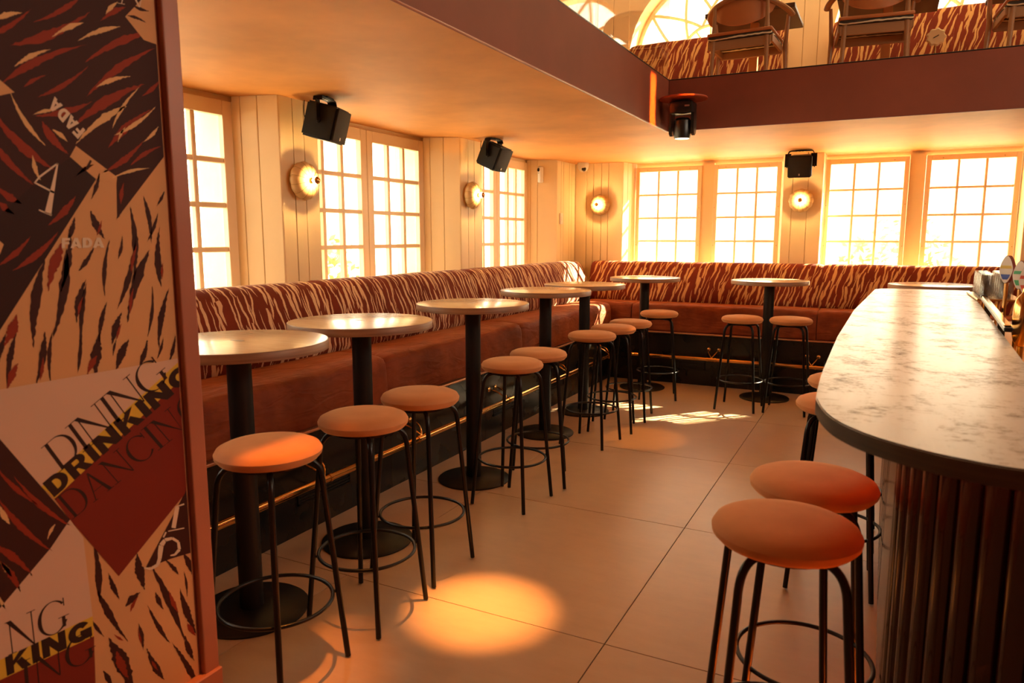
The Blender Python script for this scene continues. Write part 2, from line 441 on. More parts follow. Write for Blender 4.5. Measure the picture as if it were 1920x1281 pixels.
for a0, a1, b0, b1 in PL[:3]:
    boards(wall_left, (XP, a0), (XP, a1), (1, 0), 1.1, ZC - 0.001, [1.25, 1.0, 1.3])
    boards(wall_left, (XW, b0), (XP, a0), (-0.4, -1), 1.1, ZC - 0.001, [0.55, 1.1, 1.35])
    boards(wall_left, (XP, a1), (XW, b1), (-0.4, 1), 1.1, ZC - 0.001, [1.3, 1.1, 0.55])
a0, a1, b0, b1 = PL[3]
boards(wall_left, (XP, a0), (XP, YP), (1, 0), 1.1, ZC - 0.001, [0.8, 0.5, 1.2, 0.5, 0.8])
boards(wall_left, (XW, b0), (XP, a0), (-0.4, -1), 1.1, ZC - 0.001, [0.3, 0.6, 1.7])

# back wall -------------------------------------------------------
wb = B()
box(wb, (-3.4, YP + 0.02, -0.1), (3.3, 8.35, 1.12))
box(wb, (-3.4, YW + 0.02, 2.245), (3.3, 8.35, 2.62))
def pier_back(a0, a1, b0, b1):
    t = 0.013
    prism(wb, [(a0 + t, YP + t), (a1 - t, YP + t), (b1 - t, YW + 0.06), (b0 + t, YW + 0.06)], 1.05, 2.62)
    prism(wb, [(b0 - 0.02, YW + 0.06), (b1 + 0.02, YW + 0.06), (b1 + 0.02, 8.35), (b0 - 0.02, 8.35)], 1.05, 2.62)
PB = [(-3.3, -2.605, -3.3, -2.535), (-0.94, -0.577, -0.985, -0.572), (1.075, 3.3, 1.055, 3.3)]
for p in PB: pier_back(*p)
for pa, pb in ((-1.800, -1.672), (0.166, 0.300)):      # posts between paired windows
    box(wb, (pa, YW - 0.03, 1.1), (pb, YW + 0.05, 2.26))
wall_back = struct(obj('wall_back', wb, 'wall_paint'), 'cream boarded back wall with sunlit windows')
boards(wall_back, (XP, YP), (-2.605, YP), (0, -1), 1.12, ZC - 0.001, [1.1, 0.65, 0.75, 0.65, 1.35])
boards(wall_back, (-0.94, YP), (-0.577, YP), (0, -1), 1.12, ZC - 0.001, [0.75, 1.2, 1.1])
boards(wall_back, (1.075, YP), (2.2, YP), (0, -1), 1.12, ZC - 0.001, [1] * 8)
boards(wall_back, (-2.605, YP), (-2.535, YW), (1, -0.25), 1.12, ZC - 0.001, [1, 1, 1])
boards(wall_back, (-0.985, YW), (-0.94, YP), (-1, -0.2), 1.12, ZC - 0.001, [1, 1, 1])
boards(wall_back, (-0.577, YP), (-0.572, YW), (1, 0), 1.12, ZC - 0.001, [1, 1, 1])
boards(wall_back, (1.055, YW), (1.075, YP), (-1, -0.1), 1.12, ZC - 0.001, [1, 1])

# other shell walls
bm = B(); box(bm, (3.2, -2.2, -0.1), (3.35, 8.35, ZT)); struct(obj('wall_right', bm, 'plain_wall'))
bm = B(); box(bm, (-3.72, -2.3, -0.1), (3.35, -2.1, ZT)); struct(obj('wall_front', bm, 'plain_wall'))

# mezzanine slab, fascias, high ceiling
bm = B()
box(bm, (-3.7, -2.2, ZC), (XV - 0.018, YV + 0.018, ZU - 0.01)); box(bm, (-3.7, YV + 0.018, ZC), (3.3, 8.3, ZU - 0.01))
ceiling = struct(obj('ceiling', bm, 'ceiling_paint'), 'burnt-orange plaster soffit below the mezzanine')
bm = B(); box(bm, (-3.6, -2.2, ZU - 0.01), (XV - 0.02, YV + 0.02, ZU)); box(bm, (-3.6, YV + 0.02, ZU - 0.01), (3.3, 8.3, ZU))
struct(obj('floor_upstairs', bm, 'orange_wood'))
bm = B(); box(bm, (XV - 0.018, -2.1, ZC - 0.004), (XV, YV, ZF), 0.002); t1 = struct(obj('trim_1', bm, 'fascia_paint'), 'dusty red-brown fascia along the left mezzanine edge')
bm = B(); tube(bm, [(XV - 0.004, -2.0, ZC - 0.004), (XV - 0.004, YV - 0.004, ZC - 0.004)], 0.006, 8); obj('edge_bead', bm, 'strip_paint', t1)
bm = B(); box(bm, (XV, YV, ZC - 0.004), (3.2, YV + 0.018, ZF), 0.002); t2 = struct(obj('trim_2', bm, 'fascia_paint'), 'dark maroon fascia along the back mezzanine edge')
bm = B(); box(bm, (XV - 0.012, YV + 0.002, ZC), (XV + 0.012, YV + 0.014, ZF + 0.002)); obj('corner_joint', bm, 'lamp_black', t2)
for nm, a, b, par in (('glazing_channel', (XV - 0.02, -2.0, ZF), (XV, YV, ZF + 0.008), t1), ('glazing_channel', (XV, YV, ZF), (3.2, YV + 0.02, ZF + 0.008), t2)):
    bm = B(); box(bm, a, b, 0.001); obj(nm, bm, 'lamp_black', par)
bm = B(); box(bm, (-3.7, -2.2, ZT), (3.3, 8.3, ZT + 0.1)); struct(obj('ceiling_upstairs', bm, 'ceiling_paint'))

# upstairs walls with half-round windows ---------------------------
bm = B()
ARCH = [(-1.765, 0.80), (0.24, 0.80)]; ZS = 3.38
ya, yb = YP, 8.30
def wq(a, b, c, d): bm.faces.new([bm.verts.new(p) for p in (a, b, c, d)])
box(bm, (-3.7, ya, ZU), (ARCH[0][0] - ARCH[0][1], yb, ZT)); box(bm, (ARCH[0][0] + ARCH[0][1], ya, ZU), (ARCH[1][0] - ARCH[1][1], yb, ZT))
box(bm, (ARCH[1][0] + ARCH[1][1], ya, ZU), (3.3, yb, ZT))
for xc, r in ARCH:
    box(bm, (xc - r, ya, ZU), (xc + r, yb, ZS - 0.03))
    N = 24
    for i in range(N):
        t0, t1_ = PI * i / N, PI * (i + 1) / N
        p, q = (xc + r * math.cos(t0), ZS + r * math.sin(t0)), (xc + r * math.cos(t1_), ZS + r * math.sin(t1_))
        for y in (ya, yb): wq((p[0], y, p[1]), (q[0], y, q[1]), (q[0], y, ZT), (p[0], y, ZT))
        wq((p[0], ya, p[1]), (q[0], ya, q[1]), (q[0], yb, q[1]), (p[0], yb, p[1]))
bmesh.ops.recalc_face_normals(bm, faces=bm.faces)
wu = struct(obj('wall_upstairs', bm, 'wall_paint'))
for xa, xb, n in ((-3.1, -2.57, 3), (-0.962, -0.563, 3), (1.045, 2.2, 5)):
    boards(wu, (xa, YP - 0.012), (xb, YP - 0.012), (0, -1), ZU, ZT - 0.2, [1] * n)
bm = B(); box(bm, (-3.72, -2.2, ZU), (-3.17, 8.3, ZT)); struct(obj('wall_upstairs_left', bm, 'wall_paint'))

# ------------------------------------------------------------------ windows
WN = [0]
def window(o, d, nrm, w, z0, z1, stile=0.07, top=0.085, mun=0.030, depth=0.05, screws=False):
    """one casement: o plan origin, d plan direction, nrm into the room; 3 x 4 panes"""
    WN[0] += 1
    root = bpy.data.objects.new('window_%d' % WN[0], None); C.objects.link(root); struct(root)
    root.location = (o[0], o[1], 0)
    d, nrm = Vector((*d, 0)), Vector((*nrm, 0))
    mtx = Matrix(((d.x, nrm.x, 0, 0), (d.y, nrm.y, 0, 0), (0, 0, 1, 0), (0, 0, 0, 1)))
    if mtx.determinant() < 0: pass
    def part(nm, a, b, bev=0.003, mat='frame_paint'):
        bm = B(); box(bm, a, b, bev); bmesh.ops.transform(bm, matrix=mtx, verts=bm.verts)
        bmesh.ops.recalc_face_normals(bm, faces=bm.faces)
        return obj(nm, bm, mat, root)
    part('stile', (0.002, 0, z0), (stile, depth, z1)); part('stile', (w - stile, 0, z0), (w - 0.002, depth, z1))
    part('rail', (stile, 0.001, z1 - top), (w - stile, depth - 0.001, z1)); part('rail', (stile, 0.001, z0), (w - stile, depth - 0.001, z0 + 0.06))
    iw = w - 2 * stile; zb, zt = z0 + 0.06, z1 - top; cw = iw / 3; rh = (zt - zb) / 4
    for i in (1, 2): part('muntin', (stile + cw * i - mun / 2, 0.004, zb), (stile + cw * i + mun / 2, depth - 0.006, zt), 0.004)
    for j in (1, 2, 3): part('glazing_bar', (stile, 0.006, zb + rh * j - mun / 2), (w - stile, depth - 0.008, zb + rh * j + mun / 2), 0.004)
    for i in range(3):
        for j in range(4):
            part('pane', (stile + cw * i + (mun / 2 if i else 0), 0.012, zb + rh * j + (mun / 2 if j else 0)),
                 (stile + cw * (i + 1) - (mun / 2 if i < 2 else 0), 0.016, zb + rh * (j + 1) - (mun / 2 if j < 3 else 0)), 0, 'window_glass')
    if screws:
        bm = B()
        for px, pz in ((0.18 * w, z1 - 0.03), (0.82 * w, z1 - 0.03), (0.018, z1 - 0.45), (0.018, z1 - 0.85), (w - 0.018, z1 - 0.45), (w - 0.018, z1 - 0.85)):
            lathe(bm, [(0.0, 0.003), (0.004, 0.003), (0.005, 0.0)], 8, mtx=mtx @ Matrix.Translation((px, depth, pz)) @ Matrix.Rotation(-PI / 2, 4, 'X'))
        obj('fixing_screw', bm, 'brass_dull', root)
    return root
for b0, b1 in ((1.655, 3.145), (3.645, 5.13), (5.725, 7.10)):
    mid = (b0 + b1) / 2
    window((XW - 0.045, b0), (0, 1), (1, 0), mid - b0, 1.09, 2.258)
    window((XW - 0.045, mid), (0, 1), (1, 0), b1 - mid, 1.09, 2.258)
for xa, xb in ((-2.53, -1.80), (-1.672, -0.988), (-0.570, 0.166), (0.300, 1.052)):
    window((xa, YW), (1, 0), (0, -1), xb - xa, 1.12, 2.24, stile=0.045, top=0.05, mun=0.022, screws=True)

def arch_window(xc, r):
    WN[0] += 1
    root = bpy.data.objects.new('window_%d' % WN[0], None); C.objects.link(root); struct(root); root.location = (xc, 8.02, ZS)
    arc = lambda rr, n=28, a0=0, a1=PI: [(rr * math.cos(a0 + (a1 - a0) * i / n), 0, rr * math.sin(a0 + (a1 - a0) * i / n)) for i in range(n + 1)]
    bm = B(); tube(bm, arc(r - 0.02), 0.028, 6); obj('arch_frame', bm, 'frame_paint', root, True)
    bm = B(); box(bm, (-r, -0.03, -0.03), (r, 0.03, 0.03), 0.004); obj('sill_rail', bm, 'frame_paint', root)
    for rr in (0.36 * r,):
        bm = B(); tube(bm, arc(rr), 0.018, 6); obj('glazing_arc', bm, 'frame_paint', root, True)
    # interlaced loops of the fan
    for k in range(5):
        a = PI * (k + 0.5) / 5
        c = Vector((0.62 * r * math.cos(a), 0, 0.62 * r * math.sin(a)))
        for s in (-1, 1):
            p0 = Vector((0.36 * r * math.cos(a + s * PI / 10), 0, 0.36 * r * math.sin(a + s * PI / 10)))
            p2 = Vector((0.97 * r * math.cos(a - s * PI / 10), 0, 0.97 * r * math.sin(a - s * PI / 10)))
            bm = B(); tube(bm, bez(p0, c, p2, 8), 0.017, 6); obj('glazing_bar', bm, 'frame_paint', root, True)
    for a in (0.32, 0.5, 0.68):
        bm = B(); tube(bm, [(0, 0, 0.02), (0.36 * r * math.cos(PI * a), 0, 0.36 * r * math.sin(PI * a))], 0.011, 6); obj('glazing_bar', bm, 'frame_paint', root)
    bm = B(); pts = arc(r - 0.02, 28)
    f0 = [bm.verts.new((p[0], 0.012, p[2])) for p in pts]; f1 = [bm.verts.new((p[0], 0.016, p[2])) for p in pts]
    bm.faces.new(f0); bm.faces.new(f1[::-1])
    for i in range(len(pts)): 
        k = (i + 1) % len(pts); bm.faces.new((f0[k], f0[i], f1[i], f1[k]))
    obj('pane', bm, 'window_glass', root)
for xc, r in ARCH: arch_window(xc, r)

# ------------------------------------------------------------------ outside
bm = B(); box(bm, (-40, -20, -0.5), (-3.75, 60, -0.15)); box(bm, (-3.75, 8.4, -0.5), (40, 60, -0.15)); struct(obj('ground_outside', bm, 'paving'))
def house(loc, w, h, rz, label, nf, nw):
    t = thing('house', label, 'building', loc, rz)
    bm = B(); box(bm, (-w / 2, 0, 0), (w / 2, 3, h), 0.02); obj('house_wall', bm, 'render_pale', t)
    bm = B(); prism(bm, [(-w / 2 - 0.2, -0.2), (w / 2 + 0.2, -0.2), (w / 2 + 0.2, 3.2), (-w / 2 - 0.2, 3.2)], h, h + 0.25, 0.05); obj('cornice', bm, 'stone_outside', t)
    for i in range(nw):
        for j in range(nf):
            x = -w / 2 + w * (i + 0.5) / nw; z = 0.9 + j * 2.6
            bm = B(); box(bm, (x - 0.5, -0.05, z), (x + 0.5, 0.04, z + 1.5), 0.02); fr = obj('window_frame', bm, 'stone_outside', t)
            bm = B(); box(bm, (x - 0.42, -0.07, z + 0.08), (x + 0.42, -0.03, z + 1.42)); obj('pane', bm, 'dark_window', fr)
house((-13.5, 9, -0.15), 16, 4.2, PI / 2, 'pale house front outside beyond the left windows', 1, 6)
house((-3, 21, -0.15), 12, 3.6, 0, 'pale low house outside beyond the back windows', 1, 5)
def shrub(loc, r, label):
    t = thing('shrub', label, 'shrub', loc)
    bm = B(); tube(bm, [(0, 0, 0), (0.03, 0.02, r * 0.9)], 0.05, 7, rads=[0.06, 0.03]); obj('stem', bm, 'bark', t)
    bm = B(); rnd = random.Random(int(r * 1000))
    for _ in range(420):
        v = Vector((rnd.gauss(0, 1), rnd.gauss(0, 1), rnd.gauss(0, 1))).normalized() * r * rnd.uniform(0.45, 1.0)
        c = Vector((0, 0, r * 1.35)) + v
        a = Vector((rnd.gauss(0, 1), rnd.gauss(0, 1), rnd.gauss(0, 1))).normalized(); b = a.orthogonal().normalized()
        s = 0.07
        bm.faces.new([bm.verts.new(c + q) for q in (a * s, b * s * 0.45, -a * s, -b * s * 0.45)])
    o = obj('foliage', bm, 'foliage', t); o['kind'] = 'stuff'
shrub((-6.6, 7.2, -0.15), 0.75, 'olive-green shrub outside the middle left window')
shrub((-5.4, 8.6, -0.15), 0.7, 'bushy shrub outside the far left window')
shrub((0.2, 12.0, -0.15), 0.85, 'faint green shrub outside the back windows')

# ------------------------------------------------------------------ banquettes
SEAT = [(0.02, 0.525), (0.0, 0.54), (-0.006, 0.62), (-0.002, 0.72), (0.006, 0.765), (0.022, 0.790), (0.05, 0.802), (0.12, 0.808), (0.25, 0.808), (0.42, 0.80), (0.42, 0.525)]
BACK = [(0.40, 0.79), (0.375, 0.80), (0.362, 0.83), (0.362, 0.90), (0.378, 0.98), (0.408, 1.06), (0.438, 1.13), (0.462, 1.175), (0.49, 1.203), (0.53, 1.216), (0.60, 1.216), (0.645, 1.205), (0.66, 1.18), (0.66, 0.79)]
def cushion(prof, a, b, place, rnd, puff=0.006, inset=0.016):
    """sweep a depth/height profile from a to b; place(s, d, z) gives the point; UV in metres"""
    bm = B(); uvl = bm.loops.layers.uv.new('UVMap')
    n = max(4, int((b - a) / 0.09))
    st = [a, a + 0.006, a + 0.02, a + 0.05] + [a + 0.05 + (b - a - 0.1) * i / n for i in range(1, n)] + [b - 0.05, b - 0.02, b - 0.006, b]
    k = len(prof); cd = sum(p[0] for p in prof) / k; cz = sum(p[1] for p in prof) / k
    arcs = [0.0]
    for p, q in zip(prof, prof[1:]): arcs.append(arcs[-1] + math.hypot(q[0] - p[0], q[1] - p[1]))
    ph = rnd.uniform(0, 6)
    rows = []
    for s in st:
        e = min(s - a, b - s); ins = inset * (1 - min(1, e / 0.05)) ** 2
        w = puff * (math.sin(s * 7.3 + ph) * 0.4 + math.sin(s * 17.1 + ph * 2) * 0.3)
        row = []
        for i, (d, z) in enumerate(prof):
            v = Vector((d - cd, z - cz)); L = v.length
            free = 1.0 if 0 < i < k - 2 else 0.0
            v *= (L - (ins - w * free)) / L if free else 1
            row.append(bm.verts.new(place(s, cd + v.x, cz + v.y)))
        rows.append(row)
    for (s0, r0), (s1, r1) in zip(zip(st, rows), zip(st[1:], rows[1:])):
        for i in range(k - 1):
            f = bm.faces.new((r0[i], r1[i], r1[i + 1], r0[i + 1]))
            for lp, (u, v) in zip(f.loops, ((s0, arcs[i]), (s1, arcs[i]), (s1, arcs[i + 1]), (s0, arcs[i + 1]))): lp[uvl].uv = (u, v)
    bm.faces.new(rows[0]); bm.faces.new(rows[-1][::-1])
    bmesh.ops.recalc_face_normals(bm, faces=bm.faces)
    return bm
def foot_rail(parent, a, b, place, brackets):
    bm = B(); tube(bm, [place(a, -0.10, 0.285), place(b, -0.10, 0.285)], 0.019, 18); r = obj('foot_rail', bm, 'brass', parent, True)
    for s in brackets:
        bm = B()
        for s2, zz in ((s - 0.05, 0.37), (s + 0.05, 0.37)):
            p0, p1 = Vector(place(s2, 0.018, zz)), Vector(place(s2, 0.004, zz))
            ax = (p1 - p0).normalized(); q = ax.to_track_quat('Z', 'Y').to_matrix().to_4x4()
            lathe(bm, [(0.0, 0.0), (0.017, 0.0), (0.019, 0.004), (0.014, 0.010), (0.006, 0.014), (0.0, 0.015)], 14, mtx=Matrix.Translation(p0) @ q)
            tube(bm, bez(place(s2, 0.01, zz), place(s2, -0.07, zz - 0.005), place(s, -0.10, 0.300), 8), 0.0055, 8)
        tube(bm, bez(place(s, 0.015, 0.25), place(s, -0.05, 0.25), place(s, -0.10, 0.275), 6), 0.005, 8)
        for e in (-0.045, 0.03): tube(bm, [place(s + e, -0.10, 0.285), place(s + e + 0.015, -0.10, 0.285)], 0.0225, 14)
        obj('rail_bracket', bm, 'brass', r, True)
def vent(parent, a, b, place, z0=0.15, z1=0.235):
    bm = B()
    for q0, q1 in (((a, z0), (b, z0 + 0.008)), ((a, z1 - 0.008), (b, z1)), ((a, z0), (a + 0.008, z1)), ((b - 0.008, z0), (b, z1))):
        pa, pb = place(q0[0], 0.021, q0[1]), place(q1[0], 0.012, q1[1])
        box(bm, [min(i) for i in zip(pa, pb)], [max(i) for i in zip(pa, pb)])
    o = obj('vent_grille', bm, 'pole_black', parent)
    for i in range(4):
        z = z0 + 0.014 + i * 0.017; bm = B()
        pa, pb = place(a + 0.008, 0.024, z), place(b - 0.008, 0.014, z + 0.007)
        box(bm, [min(i) for i in zip(pa, pb)], [max(i) for i in zip(pa, pb)]); obj('louvre', bm, 'pole_black', o)
rnd = random.Random(3)
pl_left = lambda s, d, z: (-2.50 - d, s, z)
pl_back = lambda s, d, z: (s, 7.20 + d * 0.88, z)
bq = thing('banquette', 'long rust velvet banquette with striped back along the left windows', 'banquette', (0, 0, 0), 0)
for a, b in ((-0.3, 1.555), (1.555, 3.32), (3.32, 5.08), (5.08, 7.19)):
    obj('seat_cushion', cushion(SEAT, a, b, pl_left, rnd), 'rust_velvet', bq, True)
for a, b in ((-0.3, 1.555), (1.555, 3.32), (3.32, 5.09), (5.09, 7.50)):
    obj('back_cushion', cushion(BACK, a, b, pl_left, rnd, 0.004), 'tiger_fabric', bq, True)
for a, b in ((-0.3, 1.1), (1.1, 2.2), (2.2, 3.36), (3.36, 4.5), (4.5, 5.7), (5.7, 7.20)):
    bm = B(); box(bm, (-2.60, a + 0.001, 0.0), (-2.52, b - 0.001, 0.508), 0.001); obj('plinth_panel', bm, 'plinth_black', bq)
bm = B(); box(bm, (-2.60, -0.3, 0.509), (-2.492, 7.19, 0.524), 0.004, seg=2); obj('trim_strip', bm, 'trim_copper', bq)
bm = B(); box(bm, (-3.16, -0.3, 0.0), (-2.61, 7.2, 0.52)); obj('carcass', bm, 'plinth_black', bq)
foot_rail(bq, -0.2, 7.02, pl_left, [0.9, 2.65, 3.50, 4.60, 5.75, 6.85])
for a, b in ((2.58, 2.98), (4.62, 5.02), (5.6, 5.95)): vent(bq, a, b, pl_left)

bk = thing('banquette', 'rust velvet banquette with striped back under the sunlit back windows', 'banquette')
for a, b in ((-2.855, -2.30), (-2.29, -0.515), (-0.51, 1.26), (1.265, 2.6)):
    obj('seat_cushion', cushion(SEAT, a, b, pl_back, rnd), 'rust_velvet', bk, True)
for a, b in ((-2.90, -0.515), (-0.515, 1.26), (1.26, 2.6)):
    obj('back_cushion', cushion(BACK, a, b, pl_back, rnd, 0.004), 'tiger_fabric_slanted', bk, True)
for a, b in ((-2.52, -1.1), (-1.1, 0.1), (0.1, 1.3), (1.3, 2.6)):
    bm = B(); box(bm, (a + 0.001, 7.218, 0.0), (b - 0.001, 7.30, 0.508), 0.001); obj('plinth_panel', bm, 'plinth_black', bk)
bm = B(); box(bm, (-2.49, 7.193, 0.509), (2.6, 7.30, 0.524), 0.004, seg=2); obj('trim_strip', bm, 'trim_copper', bk)
bm = B(); box(bm, (-2.85, 7.31, 0.0), (2.6, 7.77, 0.52)); obj('carcass', bm, 'plinth_black', bk)
foot_rail(bk, -2.30, 2.5, pl_back, [-1.44, -0.53, 0.6])
for a, b in ((-1.80, -1.52), (-1.27, -0.90)): vent(bk, a, b, pl_back)

# ------------------------------------------------------------------ tables
def make_table(label, loc):
    t = thing('poseur_table', label, 'table', loc, 0, 'round high tables along the banquettes')
    R = 0.335
    bm = B(); lathe(bm, [(0, 1.058), (R - 0.0045, 1.058), (R - 0.0045, 1.0897), (R - 0.008, 1.0905), (0, 1.0905)], 64); obj('tabletop', bm, 'table_laminate', t, True)
    bm = B(); lathe(bm, [(R - 0.0042, 1.054), (R + 0.001, 1.056), (R + 0.001, 1.0865), (R - 0.001, 1.0893), (R - 0.0042, 1.0897), (R - 0.0042, 1.054)], 64); obj('edge_band', bm, 'table_edge', t, True)
    bm = B(); lathe(bm, [(0.0455, 0.02), (0.0455, 1.05)], 28); obj('pole', bm, 'pole_black', t, True)
    bm = B(); lathe(bm, [(0, 0.0), (0.218, 0.0), (0.220, 0.008), (0.212, 0.014), (0.06, 0.024), (0.0, 0.024)], 48); obj('base', bm, 'pole_black', t, True)
    bm = B(); lathe(bm, [(0, 1.04), (0.13, 1.04), (0.13, 1.054), (0, 1.054)], 24); obj('mounting_plate', bm, 'pole_black', t, True)
    bm = B(); box(bm, (-0.03, -0.008, 1.0900), (0.03, 0.008, 1.0912)); obj('inlay', bm, 'inlay_grey', t)
    return t
TB = [('round high table beside the patterned partition, nearest of the left row', (-2.16, 1.94)),
      ('round high table second from the patterned partition, its top mirroring the window', (-2.175, 2.69)),
      ('round high table third from the patterned partition', (-2.165, 3.72)),
      ('round high table fourth from the patterned partition', (-2.215, 4.88)),
      ('round high table at the end of the left row, before the corner', (-2.21, 5.66)),
      ('round high table by the left end of the back banquette', (-2.055, 6.86)),
      ('round high table midway along the back banquette, between two stools', (-0.905, 6.90)),
      ('round high table behind the far end of the bar counter', (0.38, 6.90))]
t0 = make_table(TB[0][0], (*TB[0][1], 0))
for lb, p in TB[1:]: dup(t0, (*p, 0), random.uniform(-0.15, 0.15), lb)

# ------------------------------------------------------------------ stools
def make_stool(label, loc, rz):
    t = thing('bar_stool', label, 'stool', loc, rz)
    bm = B(); lathe(bm, [(0, 0.752), (0.135, 0.752), (0.158, 0.757), (0.170, 0.770), (0.172, 0.783), (0.164, 0.797), (0.145, 0.806), (0.10, 0.812), (0.0, 0.815)], 48); obj('seat', bm, 'stool_velvet', t, True)
    bm = B(); lathe(bm, [(0, 0.738), (0.12, 0.738), (0.12, 0.7515), (0, 0.7515)], 32); obj('under_plate', bm, 'black_metal', t)
    for k in range(4):
        a = PI / 4 + k * PI / 2; c, s = math.cos(a), math.sin(a)
        prof = [(0.05, 0.738)] + [(v.x, v.z) for v in bez((0.105, 0, 0.738), (0.158, 0, 0.738), (0.166, 0, 0.672), 8)] + [(0.232, 0.006)]
        bm = B(); tube(bm, [(r * c, r * s, z) for r, z in prof], 0.0102, 12); obj('leg', bm, 'black_metal', t, True)
    rr = 0.187
    bm = B(); tube(bm, [(rr * math.cos(2 * PI * i / 56), rr * math.sin(2 * PI * i / 56), 0.255) for i in range(56)], 0.0068, 10, closed=True)
    for k in range(4):
        a = PI / 4 + k * PI / 2; c, s = math.cos(a), math.sin(a)
        tube(bm, [(rr * c, rr * s, 0.255), (0.205 * c, 0.205 * s, 0.255)], 0.005, 8)
    obj('foot_ring', bm, 'black_metal', t, True)
    return t
ST = [('round orange velvet bar stool nearest the patterned partition, glowing in the spotlight', (-1.765, 1.690), 0.02),
      ('round rust velvet bar stool at the second table, on its near side', (-1.745, 2.155), 0.03),
      ('round rust velvet bar stool at the second table, on its far side', (-1.775, 2.585), 0.0),
      ('round rust velvet bar stool at the third table, front one of that pair', (-1.785, 3.495), -0.05),
      ('round rust velvet bar stool at the third table, rear one of that pair', (-1.806, 3.880), 0.40),
      ('round rust velvet bar stool at the fourth table, before two receding ones', (-1.812, 4.795), -0.06),
      ('round rust velvet bar stool between the fourth and fifth tables, half hidden by its neighbours', (-1.808, 5.240), 0.25),
      ('round rust velvet bar stool at the fifth table, farthest of the left row', (-1.800, 5.640), 0.12),
      ('round rust velvet bar stool near the corner, its seat caught by sunlight', (-1.800, 6.485), 0.3),
      ('round rust velvet bar stool left of the middle back table', (-1.045, 6.375), -0.06),
      ('round rust velvet bar stool right of the middle back table, pale in the light', (-0.660, 6.440), -0.02),
      ('round rust velvet bar stool tucked under the bar, farthest along it', (-0.125, 3.80), 0.0),
      ('round rust velvet bar stool under the bar, second farthest along it', (-0.125, 3.27), 0.04),
      ('round rust velvet bar stool under the bar, just behind the nearest one', (-0.137, 2.155), 0.08),
      ('round rust velvet bar stool in the right foreground, nearest to the rounded bar end', (-0.168, 1.775), 0.28)]
s0 = make_stool(ST[0][0], (*ST[0][1], 0), ST[0][2])
for lb, p, rz in ST[1:]: dup(s0, (*p, 0), rz, lb)

# ------------------------------------------------------------------ bar counter
bar = thing('bar_counter', 'bar counter with worn wooden top and reeded dark red front', 'bar', (0, 0, 0))
top_poly = [(-0.044, 5.92), (0.0, 6.02), (0.07, 6.06), (0.56, 6.06), (0.40, 2.55), (0.40, 2.05), (3.1, 2.05), (3.1, 1.40), (0.5, 1.40), (0.23, 1.408), (0.145, 1.428), (0.093, 1.452), (0.03, 1.495), (-0.03, 1.558), (-0.082, 1.655), (-0.116, 1.79), (-0.126, 1.90), (-0.136, 2.27), (-0.140, 3.04), (-0.122, 4.2)]
def smooth_run(poly_, i0, i1, sub=6):
    out = poly_[:i0]
    for i in range(i0, i1):
        p0, p1, p2, p3 = [Vector(poly_[j % len(poly_)]) for j in (i - 1, i, i + 1, i + 2)]
        for k in range(sub):
            t = k / sub
            v = 0.5 * ((2 * p1) + (p2 - p0) * t + (2 * p0 - 5 * p1 + 4 * p2 - p3) * t * t + (3 * p1 - p0 - 3 * p2 + p3) * t ** 3)
            out.append((v.x, v.y))
    return out + poly_[i1:]
top_poly = smooth_run(top_poly, 9, 17)
bm = B(); prism(bm, top_poly, 1.062, 1.100, 0.003)
bm.normal_update()
for f in bm.faces: f.material_index = 0 if f.normal.z > 0.5 else 1
obj('worktop', bm, ['bar_wood', 'bar_edge'], bar, True)
# body outline (front faces), reeds along it
path = [(0.085, 5.85), (0.085, 2.10)] + [(0.085 + 0.42 * (1 - math.cos(a)), 2.10 - 0.42 * math.sin(a)) for a in [PI / 2 * i / 12 for i in range(1, 13)]] + [(2.9, 1.68)]
body = [(p[0] + 0.02, p[1]) for p in path[:1]] + [(0.105, 2.10)] + [(0.105 + 0.40 * (1 - math.cos(a)), 2.10 - 0.40 * math.sin(a)) for a in [PI / 2 * i / 12 for i in range(1, 13)]] + [(2.9, 1.70), (2.9, 1.95), (0.30, 1.95), (0.30, 5.85)]
bm = B(); prism(bm, body, 0.0, 1.061); obj('body', bm, 'reed_back', bar)
lens = [0.0]
for p, q in zip(path, path[1:]): lens.append(lens[-1] + math.dist(p, q))
def at_len(s):
    for i in range(len(path) - 1):
        if s <= lens[i + 1] or i == len(path) - 2:
            t = (s - lens[i]) / (lens[i + 1] - lens[i]); p, q = path[i], path[i + 1]
            d = Vector((q[0] - p[0], q[1] - p[1])).normalized()
            return Vector((p[0] + (q[0] - p[0]) * t, p[1] + (q[1] - p[1]) * t)), d
s = lens[1] - 2.4; W = 0.058
while s < lens[-1] - 1.2:
    p, d = at_len(s); n = Vector((d.y, -d.x)) * -1      # outward
    n = Vector((d.y, -d.x))
    if n.dot(Vector((0.6, 2.2)) - p) > 0: n = -n
    bm = B()
    arc = [p - d * W * 0.48 - n * 0.018] + [p + d * W * 0.48 * -math.cos(PI * i / 8) + n * 0.020 * math.sin(PI * i / 8) for i in range(9)] + [p + d * W * 0.48 - n * 0.018]
    prism(bm, [(v.x, v.y) for v in arc], 0.06, 1.04)
    bmesh.ops.recalc_face_normals(bm, faces=bm.faces)
    obj('reed', bm, 'reed_brown', bar, True); s += W
bm = B(); prism(bm, [(p[0] - 0.004 if p[0] < 0.2 else p[0], p[1] - (0.004 if p[0] > 0.4 else 0)) for p in path] + [(2.9, 1.72), (0.3, 1.9), (0.3, 5.85)], 0.0, 0.058); obj('kick_strip', bm, 'bar_edge', bar)
off = [(p[0] - 0.05, p[1]) for p in path[1:2]] + [(0.085 + 0.42 - 0.47 * math.cos(a), 2.10 - 0.47 * math.sin(a)) for a in [PI / 2 * i / 12 for i in range(1, 13)]] + [(2.2, 1.63)]
bm = B(); tube(bm, [(x_, y_, 1.052) for x_, y_ in [(0.035, 4.8)] + off], 0.006, 6); obj('light_strip', bm, 'led_red', bar)
